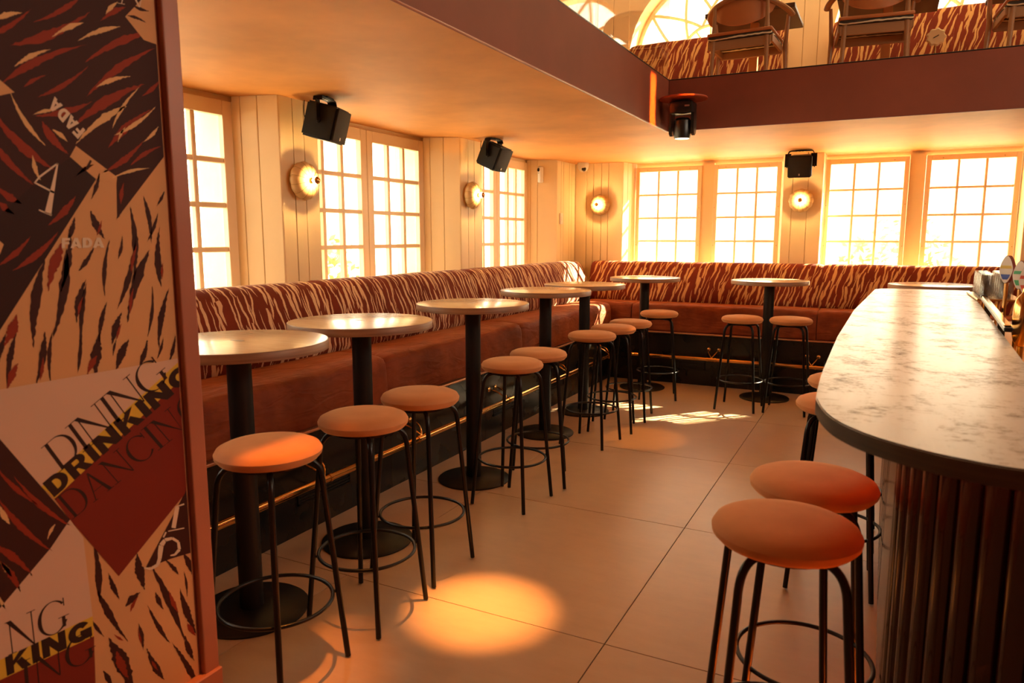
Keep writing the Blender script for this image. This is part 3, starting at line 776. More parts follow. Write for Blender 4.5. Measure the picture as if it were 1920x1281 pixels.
off2 = [(0.085 + 0.42 - 0.455 * math.cos(a), 2.10 - 0.455 * math.sin(a)) for a in [PI / 2 * i / 12 for i in range(1, 13)]] + [(2.2, 1.645)]
bm = B(); tube(bm, [(x_, y_, 0.012) for x_, y_ in [(0.052, 2.42), (0.052, 2.1)] + off2], 0.006, 6); obj('floor_light_strip', bm, 'led_orange', bar)
bm = B(); box(bm, (0.31, 2.1, 0.86), (1.05, 6.0, 0.90), 0.003); wc = obj('work_counter', bm, 'amber_counter', bar)
bm = B(); tube(bm, [(0.36, 2.7, 1.045), (0.44, 5.6, 1.045)], 0.006, 6); obj('work_light_strip', bm, 'led_amber', bar)

# things behind the bar: glasses on a rack, brass rail, beer font, tap handles
rk = thing('glass_rack', 'low brass rack behind the bar holding upturned glasses', 'rack', (0.585, 5.42, 0.90))
bm = B(); box(bm, (-0.075, -0.34, 0.203), (0.16, 0.30, 0.215), 0.003); obj('shelf', bm, 'brass_dull', rk)
for sx in (0.03, 0.145):
    for sy in (-0.32, 0.28):
        bm = B(); tube(bm, [(sx, sy, 0.001), (sx, sy, 0.2025)], 0.008, 8); obj('leg', bm, 'brass_dull', rk)
g0 = None
for row, gx0, rn in ((0, 0.557, 'bar-side row'), (1, 0.655, 'inner row')):
    for k, pn in enumerate(('nearest', 'second nearest', 'middle', 'second farthest', 'farthest')):
        if g0 is None:
            bm = B(); lathe(bm, [(0.043, 0.0), (0.041, 0.05), (0.036, 0.140), (0.033, 0.146), (0.0, 0.146), (0.0, 0.139), (0.031, 0.139), (0.034, 0.135), (0.040, 0.0), (0.043, 0.0)], 28)
            g0 = obj('pint_glass', bm, 'tumbler_glass', None, True); o = g0
        else:
            o = g0.copy(); C.objects.link(o)
        o.location = (gx0 + 0.004 * k, 5.13 + 0.118 * k + 0.02 * row, 1.1155)
        tag(o, 'upturned pint glass behind the bar, %s of the %s' % (pn, rn), 'glass', 'upturned pint glasses behind the bar')
rl = thing('serving_rail', 'brass-topped black rail clamped along the inner bar edge', 'rail', (0.0, 0, 0))
def slanted(nm, a, b, w, h, mat):
    a, b = Vector(a), Vector(b); d = (b - a); L = d.length; q = d.to_track_quat('Y', 'Z').to_matrix().to_4x4()
    bm = B(); box(bm, (-w / 2, 0, -h / 2), (w / 2, L, h / 2), 0.003); bmesh.ops.transform(bm, matrix=Matrix.Translation(a) @ q, verts=bm.verts); return obj(nm, bm, mat, rl)
slanted('rail_body', (0.442, 3.30, 1.128), (0.528, 4.92, 1.128), 0.030, 0.018, 'lamp_black')
slanted('rail_top', (0.443, 3.33, 1.141), (0.5264, 4.89, 1.141), 0.026, 0.007, 'brass')
slanted('end_cap', (0.5281, 4.922, 1.131), (0.5308, 4.972, 1.131), 0.034, 0.028, 'lamp_black')
for yy, xx in ((3.85, 0.486), (4.75, 0.528)):
    bm = B(); box(bm, (xx - 0.012, yy - 0.025, 0.902), (xx + 0.014, yy + 0.025, 1.118), 0.003); obj('clamp', bm, 'lamp_black', rl)
ft = thing('beer_font', 'rounded brass beer font at the right edge behind the bar', 'beer font', (0.522, 3.56, 0.901))
bm = B(); lathe(bm, [(0, 0.130), (0.014, 0.134), (0.028, 0.155), (0.035, 0.19), (0.037, 0.24), (0.036, 0.29), (0.030, 0.325), (0.018, 0.343), (0.010, 0.355), (0.010, 0.372), (0, 0.374)], 32); obj('body', bm, 'brass', ft, True)
bm = B(); lathe(bm, [(0, 0), (0.03, 0), (0.03, 0.008), (0.012, 0.014), (0.010, 0.131), (0, 0.131)], 24); obj('foot', bm, 'brass_dull', ft, True)
def tap(loc, rz, label, c1, c2, zc=0.42):
    t = thing('tap_handle', label, 'beer tap', loc, rz)
    bm = B(); tube(bm, [(0, 0, 0.012), (0, 0, zc - 0.055)], 0.009, 12); obj('stem', bm, 'brass', t, True)
    bm = B(); lathe(bm, [(0, 0.0), (0.026, 0.0), (0.026, 0.01), (0.012, 0.02), (0, 0.02)], 16); obj('foot', bm, 'brass', t, True)
    h, w = 0.066, 0.030
    pts = [(w * math.cos(a) * (1 - 0.25 * abs(math.sin(a))), h * math.sin(a)) for a in [2 * PI * i / 72 for i in range(72)]]
    def plate(nm, y0, y1, sc, mat, z_lo=-1, z_hi=1, par=t):
        bm = B(); pp = [(x_ * sc, z_ * sc) for x_, z_ in pts if z_lo * h <= z_ <= z_hi * h]
        a = [bm.verts.new((x_, y0, zc + z_)) for x_, z_ in pp]; b = [bm.verts.new((x_, y1, zc + z_)) for x_, z_ in pp]
        bm.faces.new(a); bm.faces.new(b[::-1])
        for i in range(len(pp)): k = (i + 1) % len(pp); bm.faces.new((a[k], a[i], b[i], b[k]))
        bmesh.ops.recalc_face_normals(bm, faces=bm.faces); return obj(nm, bm, mat, par)
    plate('badge_body', -0.014, 0.014, 1.0, 'tap_maroon')
    f = plate('badge_face', -0.0175, -0.0142, 0.96, 'tap_white')
    plate('badge_band', -0.0195, -0.0177, 0.82, c1, -0.9, -0.35, f); plate('badge_band', -0.0195, -0.0177, 0.84, c2, 0.02, 0.4, f)
    return t
tap((0.528, 4.14, 0.901), -0.55, 'tap handle with blue and yellow lens-shaped badge, leftmost by the glasses', 'tap_blue', 'tap_yellow', 0.425)
tap((0.566, 4.02, 0.901), -0.5, 'tap handle with green lens-shaped badge, second from the glasses', 'tap_green', 'tap_green', 0.405)
tap((0.566, 3.84, 0.901), -0.45, 'tap handle with red lens-shaped badge, just behind the brass font', 'tap_red', 'tap_red', 0.392)
tap((0.588, 3.72, 0.901), -0.4, 'tap handle with blue and white badge, rightmost by the frame edge', 'tap_blue', 'tap_blue', 0.392)

# ------------------------------------------------------------------ patterned partition
XPN = -1.75; YE = 1.418
bm = B(); box(bm, (-1.87, -2.1, 0.0), (XPN - 0.004, YE - 0.004, ZC - 0.002)); part = struct(obj('wall_partition', bm, 'strip_paint'), 'partition covered in collage wallpaper with lettering')
bm = B(); box(bm, (XPN - 0.0039, -2.0, 0.0), (XPN, YE - 0.06, ZC - 0.004)); obj('wallpaper', bm, 'print_tan', part)
bm = B(); box(bm, (XPN - 0.0039, YE - 0.052, 0.10), (XPN + 0.018, YE, ZC - 0.004), 0.004, seg=2); obj('edge_strip', bm, 'strip_paint', part)
bm = B(); box(bm, (XPN - 0.0039, -2.0, 0.0), (XPN + 0.028, YE + 0.004, 0.178), 0.004); obj('skirting', bm, 'strip_paint', part)
# the print is laid out in photo pixels and carried onto the real wall plane
sy, cyw = math.sin(YAW), math.cos(YAW); sp_, cp_ = math.sin(PITCH), math.cos(PITCH)
def on_wall(px, py, lift):
    a, b = (px - CXP) / F_PX, (CYP - py) / F_PX
    fw = cp_ + sp_ * b; dz = -sp_ + cp_ * b
    dx = -sy * fw + cyw * a; dy = cyw * fw + sy * a
    k = (XPN + lift) / dx
    return Vector((XPN + lift, k * dy, CAM_H + k * dz))
LAY = {}
def poly(mat, pts, lift, key=None):
    bm = LAY.setdefault((mat, lift if key is None else key), B())
    vs = []
    for p in pts:
        v = on_wall(p[0], p[1], lift)
        v.y = min(v.y, YE - 0.062)
        v.z = min(max(v.z, 0.18), ZC - 0.006)
        vs.append(bm.verts.new(v))
    try: bm.faces.new(vs)
    except ValueError: pass
U = lambda pts: [(p[0] * 0.4994, p[1] * 0.4994) for p in pts]            # upper crop pixels
Lo = lambda pts: [(p[0] * 0.5006, 640 + p[1] * 0.5006) for p in pts]     # lower crop pixels
L1, L2, L3, L4, L5 = 0.0003, 0.0006, 0.0009, 0.0012, 0.0015
prn = random.Random(11)
def streak(conv, mat, x0, y0, x1, y1, w, lift, bend=0.12):
    n = 26; d = Vector((x1 - x0, y1 - y0)); x0, y0 = x0 - d.x * 0.10, y0 - d.y * 0.10; L = d.length * 1.2; d.normalize(); nn = Vector((-d.y, d.x))
    b = bend * L * prn.choice((-1, 1)); a, c = [], []
    pk = prn.uniform(0.35, 0.65)
    for i in range(n + 1):
        t = i / n; s_ = t / pk if t < pk else (1 - t) / (1 - pk)
        ww = w * (s_ ** 0.9) * 0.36
        p = Vector((x0, y0)) + d * L * t + nn * b * 4 * t * (1 - t) * 0.5
        j = 0 if i in (0, n) else 1
        a.append(p + nn * (ww + j * prn.uniform(-0.055, 0.055) * w)); c.append(p - nn * (ww + j * prn.uniform(-0.055, 0.055) * w))
    for i in range(n):
        poly(mat, conv([a[i], a[i + 1], c[i + 1], c[i]]), lift)
# upper part
poly('print_dark', U([(-60, -60), (625, -60), (625, 590), (440, 820), (437, 685), (360, 672), (-60, 1330)]), L1)
poly('print_darker', U([(-60, 860), (130, 690), (265, 590), (360, 675), (-60, 1335)]), L2)
for a in [(140, 75, 300, -15, 34), (60, 160, 315, 55, 60), (20, 310, 300, 180, 48), (340, 225, 545, 130, 46), (155, 355, 315, 258, 30), (95, 325, 168, 285, 22),
          (345, 350, 565, 195, 44), (-40, 130, 105, 40, 34), (290, 470, 520, 330, 60), (150, 430, 330, 385, 42), (165, 465, 250, 570, 48), (420, 545, 560, 420, 44),
          (395, 640, 525, 540, 34), (500, 615, 595, 555, 26), (-20, 420, 185, 620, 55), (-20, 530, 130, 690, 40), (-20, 690, 75, 760, 40), (0, 760, 50, 800, 36),
          (385, 75, 465, 30, 34), (540, 355, 600, 300, 24), (290, 660, 350, 620, 20)]:
    streak(U, 'print_rust', *a, L2)
for a in [(185, 840, 275, 745, 40), (0, 990, 105, 895, 34), (60, 1005, 205, 880, 40)]:
    streak(U, 'print_rust', *a, L3)
for a in [(65, 245, 180, 190, 30), (205, 135, 305, 90, 30), (305, 150, 440, 105, 30), (370, 325, 480, 290, 28), (300, 530, 460, 410, 46), (430, 470, 515, 340, 20), (440, 500, 575, 405, 24),
          (45, 350, 160, 530, 26), (200, 490, 250, 530, 24), (130, 430, 205, 415, 20), (540, 530, 590, 480, 20), (430, 668, 550, 635, 18), (125, 590, 150, 670, 26), (400, 50, 440, 10, 26), (445, 530, 470, 480, 14), (-20, 75, 75, 50, 34)]:
    streak(U, 'print_cream', *a, L3)
poly('print_tan', U([(262, 590), (285, 548), (440, 665), (437, 690), (360, 672)]), L2)
poly('print_dark', U([(322, 630), (338, 600), (345, 605), (330, 638)]), L3)
poly('print_tan', U([(470, 62), (558, -30), (620, -30), (600, 170), (540, 150)]), L3)
for a in [(480, 60, 545, 85, 16), (500, 20, 555, 40, 18)]: streak(U, 'print_dark', *a, L4)
poly('print_tan', U([(-60, 300), (0, 300), (55, 347), (-60, 372)]), L4)
poly('print_tan', U([(-40, 905), (0, 905), (14, 918), (0, 955), (-40, 960)]), L3)
for a in [(440, 815, 470, 690, 40), (345, 800, 390, 890, 40), (490, 800, 500, 1040, 34), (540, 750, 565, 900, 26), (555, 900, 590, 805, 18), (600, 870, 605, 1060, 36), (300, 1010, 350, 930, 28), (445, 965, 458, 890, 18),
          (395, 1095, 412, 910, 24), (445, 1140, 505, 900, 32), (485, 1190, 555, 960, 52), (290, 1200, 320, 1060, 44), (310, 1290, 325, 1080, 30), (375, 1280, 400, 1145, 26), (425, 1285, 455, 1180, 40), (555, 1250, 570, 1090, 20),
          (600, 1290, 632, 1100, 34), (230, 1080, 260, 890, 40), (200, 1250, 245, 960, 60), (130, 1280, 165, 1000, 60), (255, 900, 278, 820, 30), (590, 770, 615, 720, 16), (345, 740, 372, 650, 22)]:
    streak(U, 'print_dark', *a, L2, 0.09)
for a in [(185, 1080, 235, 920, 60), (455, 760, 465, 690, 24), (495, 1020, 512, 930, 20), (365, 880, 380, 830, 16), (490, 1170, 500, 1090, 20), (295, 1180, 310, 1120, 18), (20, 1290, 60, 1190, 60), (440, 1270, 455, 1220, 16), (610, 1045, 612, 990, 14)]:
    streak(U, 'print_rust', *a, L3, 0.08)
# lower part
for a in [(30, 165, 60, -20, 36), (135, 155, 165, -20, 40), (190, 140, 195, -20, 24), (290, 110, 298, -20, 22), (360, 115, 375, -20, 60), (440, 100, 480, 0, 46), (525, 85, 550, 0, 30), (590, 60, 610, -10, 16), (635, 70, 655, -20, 20), (0, 70, 20, -20, 30), (425, 50, 435, 0, 14)]:
    streak(Lo, 'print_dark', *a, L2, 0.08)
for a in [(30, 175, 65, 90, 40), (330, 120, 360, 60, 36), (150, 140, 160, 60, 20)]: streak(Lo, 'print_rust', *a, L3, 0.08)
poly('print_pink', Lo([(-60, 192), (720, 55), (720, 70), (155, 545), (0, 367), (-60, 300)]), L4)
poly('print_yellow', Lo([(155, 545), (720, 70), (720, 140), (205, 590)]), L4)
poly('print_red', Lo([(205, 590), (720, 140), (720, 548), (690, 575), (445, 880), (262, 668)]), L4)
poly('print_dark', Lo([(-60, 300), (0, 367), (155, 545), (262, 668), (190, 775), (0, 1000), (-60, 1070)]), L3)
for a in [(-10, 470, 130, 600, 30), (70, 520, 255, 680, 34), (0, 590, 180, 770, 40), (-20, 770, 110, 870, 46), (0, 830, 70, 930, 40)]: streak(Lo, 'print_rust', *a, L4)
for a in [(0, 615, 35, 680, 34), (180, 740, 205, 690, 18), (0, 830, 40, 880, 30), (0, 960, 20, 1000, 20)]: streak(Lo, 'print_cream', *a, L4)
poly('print_pink', Lo([(262, 668), (312, 735), (347, 1030), (0, 1194), (-60, 1220), (-60, 1060), (0, 1000), (190, 775)]), L4)
poly('print_yellow', Lo([(-60, 1222), (0, 1194), (347, 1030), (352, 1105), (0, 1270), (-60, 1300)]), L4)
poly('print_red', Lo([(-60, 1300), (0, 1270), (352, 1105), (362, 1400), (-60, 1400)]), L4)
poly('print_dark', Lo([(520, 862), (545, 850), (690, 572), (720, 548), (720, 790), (640, 815)]), L3)
for a in [(350, 760, 370, 960, 40), (370, 940, 470, 1110, 40), (410, 875, 445, 960, 30), (475, 990, 520, 945, 40), (515, 800, 540, 920, 50), (570, 855, 680, 1100, 46), (585, 945, 610, 1000, 28), (560, 1000, 630, 1120, 26), (520, 1065, 535, 1150, 26),
          (415, 1130, 500, 1330, 90), (555, 1160, 610, 1260, 44), (650, 1140, 740, 1300, 34), (695, 1110, 725, 1190, 34), (680, 940, 740, 1100, 40), (620, 820, 665, 870, 24), (690, 800, 725, 880, 34), (335, 1030, 385, 1100, 20), (390, 1240, 420, 1300, 30), (690, 870, 700, 950, 14)]:
    streak(Lo, 'print_dark', *a, L2, 0.07)
for a in [(635, 940, 665, 1010, 26), (490, 1010, 515, 960, 18), (440, 1170, 480, 1260, 50), (705, 1060, 730, 1100, 30), (570, 1200, 590, 1230, 18), (520, 1080, 530, 1130, 12), (430, 1100, 460, 1120, 14)]: streak(Lo, 'print_rust', *a, L3, 0.07)

# lettering: each glyph is a set of polygons in a unit-high box
def qd(x0, y0, x1, y1): return [(x0, y0), (x1, y0), (x1, y1), (x0, y1)]
def crescent(cx, cy, rx, ry, thick, thin, a0, a1, n=18):
    out = []
    for i in range(n):
        t0, t1 = a0 + (a1 - a0) * i / n, a0 + (a1 - a0) * (i + 1) / n
        def pr(t):
            w = thin + (thick - thin) * abs(math.cos(t)) ** 1.5
            return (cx + rx * math.cos(t), cy + ry * math.sin(t)), (cx + (rx - w) * math.cos(t), cy + (ry - min(w, thin * 1.3 + 0.02)) * math.sin(t))
        (o0, i0), (o1, i1) = pr(t0), pr(t1)
        out.append([o0, o1, i1, i0])
    return out
TH, HN = 0.105, 0.022
def serif(x, y, w=0.15): return qd(x - w, y, x + w, y + HN) if y < 0.5 else qd(x - w, y - HN, x + w, y)
G = {
 'D': (0.86, [qd(0.10, 0, 0.10 + TH, 1), serif(0.14, 0), serif(0.14, 1)] + [qd(0.10, 0, 0.42, HN), qd(0.10, 1 - HN, 0.42, 1)] + crescent(0.40, 0.5, 0.42, 0.5, TH, HN, -PI / 2, PI / 2)),
 'I': (0.36, [qd(0.13, 0, 0.13 + TH, 1), serif(0.18, 0), serif(0.18, 1)]),
 'N': (0.90, [qd(0.13, 0, 0.13 + HN * 1.4, 1), qd(0.74, 0, 0.74 + HN * 1.4, 1), serif(0.14, 0, 0.12), serif(0.75, 1, 0.12), [(0.05, 1), (0.19, 1), (0.77, 0), (0.73, 0)], serif(0.10, 1, 0.08)]),
 'G': (0.92, crescent(0.46, 0.5, 0.42, 0.5, TH, HN, PI * 0.22, PI * 1.86, 26) + [qd(0.70, 0.10, 0.70 + TH * 0.85, 0.42), serif(0.74, 0.42 + HN, 0.14) if False else qd(0.60, 0.40, 0.90, 0.40 + HN), qd(0.77, 0.72, 0.80, 0.96)]),
 'A': (0.86, [[(0.08, 0), (0.08 + HN * 1.6, 0), (0.45, 0.97), (0.42, 1.0)], [(0.62, 0), (0.62 + TH * 1.15, 0), (0.46, 1), (0.40, 1)], qd(0.20, 0.30, 0.66, 0.30 + HN), serif(0.09, 0, 0.10), serif(0.68, 0, 0.14)]),
 'C': (0.84, crescent(0.46, 0.5, 0.42, 0.5, TH, HN, PI * 0.22, PI * 1.78, 26) + [qd(0.77, 0.70, 0.80, 0.95)]),
}
def blk_ring(x0, x1, w): 
    cxx = x0
    return [[(cxx + (x1 - x0) * math.cos(a), 0.5 + 0.5 * math.sin(a)), (cxx + (x1 - x0) * math.cos(b), 0.5 + 0.5 * math.sin(b)), (cxx + (x1 - x0 - w) * math.cos(b), 0.5 + (0.5 - 0.24) * math.sin(b)), (cxx + (x1 - x0 - w) * math.cos(a), 0.5 + (0.5 - 0.24) * math.sin(a))]
            for a, b in [(-PI / 2 + PI * i / 10, -PI / 2 + PI * (i + 1) / 10) for i in range(10)]]
H = {
 'D': (1.02, [qd(0.05, 0, 0.37, 1)] + [qd(0.3, 0, 0.5, 0.24), qd(0.3, 0.76, 0.5, 1)] + blk_ring(0.48, 0.97, 0.32)),
 'R': (1.02, [qd(0.05, 0, 0.37, 1), qd(0.3, 0.80, 0.65, 1), qd(0.3, 0.36, 0.65, 0.56)] + [[(0.62 + 0.33 * math.cos(a), 0.68 + 0.32 * math.sin(a)), (0.62 + 0.33 * math.cos(b), 0.68 + 0.32 * math.sin(b)), (0.62 + 0.04 * math.cos(b), 0.68 + 0.12 * math.sin(b)), (0.62 + 0.04 * math.cos(a), 0.68 + 0.12 * math.sin(a))] for a, b in [(-PI / 2 + PI * i / 8, -PI / 2 + PI * (i + 1) / 8) for i in range(8)]] + [[(0.45, 0.40), (0.78, 0.40), (1.0, 0), (0.64, 0)]]),
 'I': (0.44, [qd(0.06, 0, 0.38, 1)]),
 'N': (1.10, [qd(0.05, 0, 0.36, 1), qd(0.74, 0, 1.05, 1), [(0.05, 1), (0.40, 1), (1.05, 0), (0.70, 0)]]),
 'K': (1.08, [qd(0.05, 0, 0.37, 1), [(0.34, 0.36), (0.34, 0.62), (0.66, 1), (1.02, 1)], [(0.48, 0.50), (0.72, 0.66), (1.08, 0), (0.70, 0)]]),
 'G': (1.06, [[(0.53 + 0.48 * math.cos(a), 0.5 + 0.5 * math.sin(a)), (0.53 + 0.48 * math.cos(b), 0.5 + 0.5 * math.sin(b)), (0.53 + 0.17 * math.cos(b), 0.5 + 0.22 * math.sin(b)), (0.53 + 0.17 * math.cos(a), 0.5 + 0.22 * math.sin(a))] for a, b in [(PI * 0.2 + PI * 1.62 * i / 18, PI * 0.2 + PI * 1.62 * (i + 1) / 18) for i in range(18)]] + [qd(0.55, 0.34, 1.02, 0.54), qd(0.76, 0.04, 1.02, 0.54)]),
 'F': (0.86, [qd(0.05, 0, 0.36, 1), qd(0.3, 0.76, 0.82, 1), qd(0.3, 0.38, 0.76, 0.60)]),
 'A': (1.08, [[(0.0, 0), (0.34, 0), (0.62, 1), (0.38, 1)], [(0.72, 0), (1.08, 0), (0.68, 1), (0.42, 1)], qd(0.25, 0.16, 0.80, 0.36)]),
}
def word(conv, table, txt, p0, p1, up, mat, lift, track=0.0):
    """text from baseline p0 to p1 with cap vector up (all in the crop's pixels)"""
    tot = sum(table[c][0] + track for c in txt)
    p0, p1, up = Vector(p0), Vector(p1), Vector(up); u = (p1 - p0) / tot; x = 0.0
    for c in txt:
        adv, gl_ = table[c]
        for gi, g_ in enumerate(gl_): poly(mat, conv([p0 + u * (x + q[0]) + up * q[1] for q in g_]), lift + 0.00006 * (gi % 7), lift)
        x += adv + track
word(Lo, G, 'DINING', (222, 492), (640, 142), (-68, -92), 'print_ink', L5, -0.08)
word(Lo, H, 'DRINKING', (200, 588), (735, 126), (-45, -52), 'print_ink', L5)
word(Lo, G, 'DANCING', (272, 668), (790, 252), (-66, -76), 'print_ink', L5, -0.02)
word(Lo, G, 'NG', (28, 1180), (262, 1072), (-14, -122), 'print_ink', L5, -0.04)
word(Lo, H, 'KING', (22, 1257), (350, 1104), (-8, -70), 'print_ink', L5)
word(Lo, G, 'ING', (80, 1318), (365, 1186), (-10, -112), 'print_ink', L5)
word(U, H, 'FADA', (230, 932), (392, 930), (0, -38), 'print_white', L4)
word(U, H, 'FADA', (322, 490), (205, 362), (-28, 34), 'print_white', L4)
poly('print_white', U([(214, 612), (219, 614), (192, 808), (168, 798)]), L4); poly('print_white', U([(128, 688), (133, 684), (204, 720), (202, 727)]), L4); poly('print_white', U([(214, 611), (219, 616), (150, 668), (131, 690), (127, 686), (148, 660)]), L4); poly('print_white', U([(147, 786), (195, 806), (193, 811), (145, 791)]), L4)
word(U, G, 'N', (440, 12), (540, 30), (20, -90), 'print_white', L4)
def ribbon(conv, pts, ws, mat, lift):
    for (p, w0), (q, w1) in zip(zip(pts, ws), zip(pts[1:], ws[1:])):
        p, q = Vector(p), Vector(q); d = (q - p).normalized(); n_ = Vector((-d.y, d.x))
        poly(mat, conv([p + n_ * w0, q + n_ * w1, q - n_ * w1, p - n_ * w0]), lift)
ribbon(Lo, [(540, 850), (565, 853), (590, 838), (598, 815), (600, 790), (604, 765), (618, 745), (645, 738), (668, 752), (672, 780), (655, 800), (638, 803)], [3, 5, 6, 7, 9, 9, 7, 5, 5, 6, 4, 2], 'print_white', L4)
ribbon(Lo, [(612, 735), (622, 715)], [3, 3], 'print_white', L4); ribbon(Lo, [(650, 700), (664, 620)], [8, 8], 'print_white', L4)
ribbon(Lo, [(630, 712), (690, 700)], [2, 2], 'print_white', L4); ribbon(Lo, [(660, 620), (690, 610)], [2, 3], 'print_white', L4)
names = dict(print_tan='wallpaper_scrap', print_dark='dark_stripe', print_darker='dark_scrap', print_rust='rust_stripe', print_cream='cream_stripe', print_pink='pink_scrap',
             print_red='red_scrap', print_yellow='yellow_band', print_ink='lettering', print_white='pale_lettering')
for (m_, lift), bm in LAY.items():
    bmesh.ops.recalc_face_normals(bm, faces=bm.faces)
    for f in bm.faces:
        if f.normal.x < 0: f.normal_flip()
    obj(names[m_], bm, m_, part)

# ------------------------------------------------------------------ wall lamps
def sconce(loc, rz, label):
    t = thing('wall_lamp', label, 'lamp', loc, rz, 'scalloped wall lamps')
    rot = Matrix.Rotation(PI / 2, 4, 'X')          # lathe axis +Z -> -Y (into the room)
    sc = lambda k: (lambda u: 1 + k * (abs(math.cos(PI * 12 * u)) - 0.5))
    bm = B()
    lathe(bm, [(0.0, 0.0), (0.055, 0.0), (0.055, 0.03), (0.0, 0.03)], 24, mtx=rot); obj('back_plate', bm, 'brass_dull', t, True)
    prof = [(0.103, 0.020), (0.111, 0.031), (0.113, 0.042), (0.108, 0.056), (0.096, 0.070), (0.076, 0.081), (0.050, 0.088), (0.028, 0.0905), (0.018, 0.091)]
    bm = B(); lathe(bm, prof + [(r - 0.004, z - 0.004) for r, z in prof[::-1]], 144, mtx=rot, rmod=sc(0.055)); obj('shade', bm, 'shade_glass', t, True)
    bm = B()
    for k in range(12):
        a = 2 * PI * (k + 0.5) / 12
        tube(bm, [rot @ Vector(((r * 0.975) * math.cos(a), (r * 0.975) * math.sin(a), z + 0.001)) for r, z in prof], 0.0016, 5)
    obj('shade_rib', bm, 'shade_rib', t)
    bm = B(); lathe(bm, [(0.0, 0.086), (0.0165, 0.088), (0.0165, 0.104), (0.012, 0.108), (0, 0.108)], 20, mtx=rot); obj('bulb_holder', bm, 'brass', t, True)
    bm = B(); lathe(bm, [(0.011, 0.1085), (0.019, 0.116), (0.0225, 0.127), (0.0218, 0.134)], 20, mtx=rot); obj('bulb', bm, 'bulb_glow', t, True)
    bm = B(); lathe(bm, [(0.0225, 0.1345), (0.0200, 0.144), (0.012, 0.152), (0, 0.154)], 20, mtx=rot); obj('mirror_cap', bm, 'brass', t, True)
    return t
w0 = sconce((XP, 3.385, 1.812), PI / 2, 'scalloped glowing wall lamp on the left pier nearest the partition')
dup(w0, (XP, 5.395, 1.826), PI / 2, 'scalloped glowing wall lamp on the second left pier, beside the far left window')
dup(w0, (-2.860, YP, 1.832), 0, 'scalloped glowing wall lamp in the corner, below the dome camera')
dup(w0, (-0.762, YP, 1.832), 0, 'scalloped glowing wall lamp between the back windows, below the speaker')

# ------------------------------------------------------------------ loudspeakers
def speaker(loc, rz, tilt, label):
    t = thing('loudspeaker', label, 'speaker', loc, rz, 'black ceiling loudspeakers')   # front faces local -Y
    bm = B(); box(bm, (-0.05, -0.035, -0.006), (0.05, 0.035, 0.0), 0.001); 
    yk = [(-0.115, 0, -0.15), (-0.115, 0, -0.03), (-0.105, 0, -0.010), (-0.09, 0, -0.006), (0.09, 0, -0.006), (0.105, 0, -0.010), (0.115, 0, -0.03), (0.115, 0, -0.15)]
    for p, q in zip(yk, yk[1:]):
        p, q = Vector(p), Vector(q); d = (q - p); mt = Matrix.Translation(p) @ d.to_track_quat('Z', 'Y').to_matrix().to_4x4()
        box(bm, (-0.027, -0.003, -0.001), (0.027, 0.003, d.length + 0.001), 0, mt)
    obj('yoke', bm, 'speaker_black', t)
    bm = B()
    for xx in (-0.03, 0, 0.03): lathe(bm, [(0, -0.012), (0.006, -0.012), (0.006, -0.009), (0, -0.009)], 10, c=(xx, 0, 0))
    obj('fixing_screw', bm, 'badge_silver', t)
    mt = Matrix.Translation((0, 0, -0.145)) @ Matrix.Rotation(tilt, 4, 'X')
    bm = B()
    q = [(-0.105, -0.095), (0.105, -0.095), (0.105, -0.01), (0.078, 0.105), (-0.078, 0.105), (-0.105, -0.01)]
    prism(bm, q, -0.10, 0.10); bmesh.ops.bevel(bm, geom=bm.edges[:], offset=0.010, segments=2, affect='EDGES'); bmesh.ops.transform(bm, matrix=mt, verts=bm.verts)
    cab = obj('cabinet', bm, 'speaker_black', t, True)
    bm = B(); box(bm, (-0.099, -0.103, -0.094), (0.099, -0.0955, 0.094), 0.006, mt, 2); obj('grille', bm, 'speaker_grille', t, True)
    bm = B(); box(bm, (-0.006, -0.106, -0.080), (0.006, -0.1032, -0.062), 0.001, mt); obj('badge', bm, 'badge_silver', t)
    for sx in (-1, 1):
        bm = B(); lathe(bm, [(0, 0), (0.016, 0), (0.014, 0.008), (0, 0.009)], 14, mtx=Matrix.Translation((sx * 0.118, 0, -0.145)) @ Matrix.Rotation(sx * PI / 2, 4, 'Y')); obj('knob', bm, 'speaker_black', t, True)
    bm = B(); tube(bm, bez((0.05, 0.15, -0.002), (0.05, 0.17, -0.14), (0.03, 0.104, -0.12), 10), 0.003, 6); obj('cable', bm, 'speaker_black', t, True)
    return t
speaker((-2.985, 3.425, ZC - 0.001), PI / 2 + 0.34, math.radians(15), 'black loudspeaker on a ceiling yoke above the nearest wall lamp')
speaker((-2.955, 5.45, ZC - 0.001), PI / 2 + 0.0, math.radians(24), 'black loudspeaker on a ceiling yoke before the far left window, tilted down')
speaker((-0.760, 7.50, ZC - 0.001), 0, math.radians(10), 'black loudspeaker on a ceiling yoke between the back windows')

# ------------------------------------------------------------------ small wall devices
t = thing('motion_sensor', 'white oblong sensor high on the far left pier', 'sensor', (-3.305, 7.178, 2.135), math.radians(-30))
bm = B(); box(bm, (-0.026, -0.05, -0.085), (0.026, 0.0, 0.085), 0.014, seg=3); obj('housing', bm, 'white_plastic', t, True)
bm = B(); lathe(bm, [(0, 0), (0.02, 0), (0.017, 0.006), (0, 0.010)], 18, mtx=Matrix.Translation((0.0, -0.051, 0.05)) @ Matrix.Rotation(PI / 2, 4, 'X')); obj('lens', bm, 'lens_black', t, True)
bm = B(); lathe(bm, [(0, 0), (0.005, 0), (0, 0.003)], 10, mtx=Matrix.Translation((0.003, -0.051, 0.015)) @ Matrix.Rotation(PI / 2, 4, 'X')); obj('indicator', bm, 'lens_black', t, True)
t = thing('dome_camera', 'small white dome camera under the soffit in the corner', 'camera', (-3.03, 7.66, ZC - 0.001), math.radians(20))
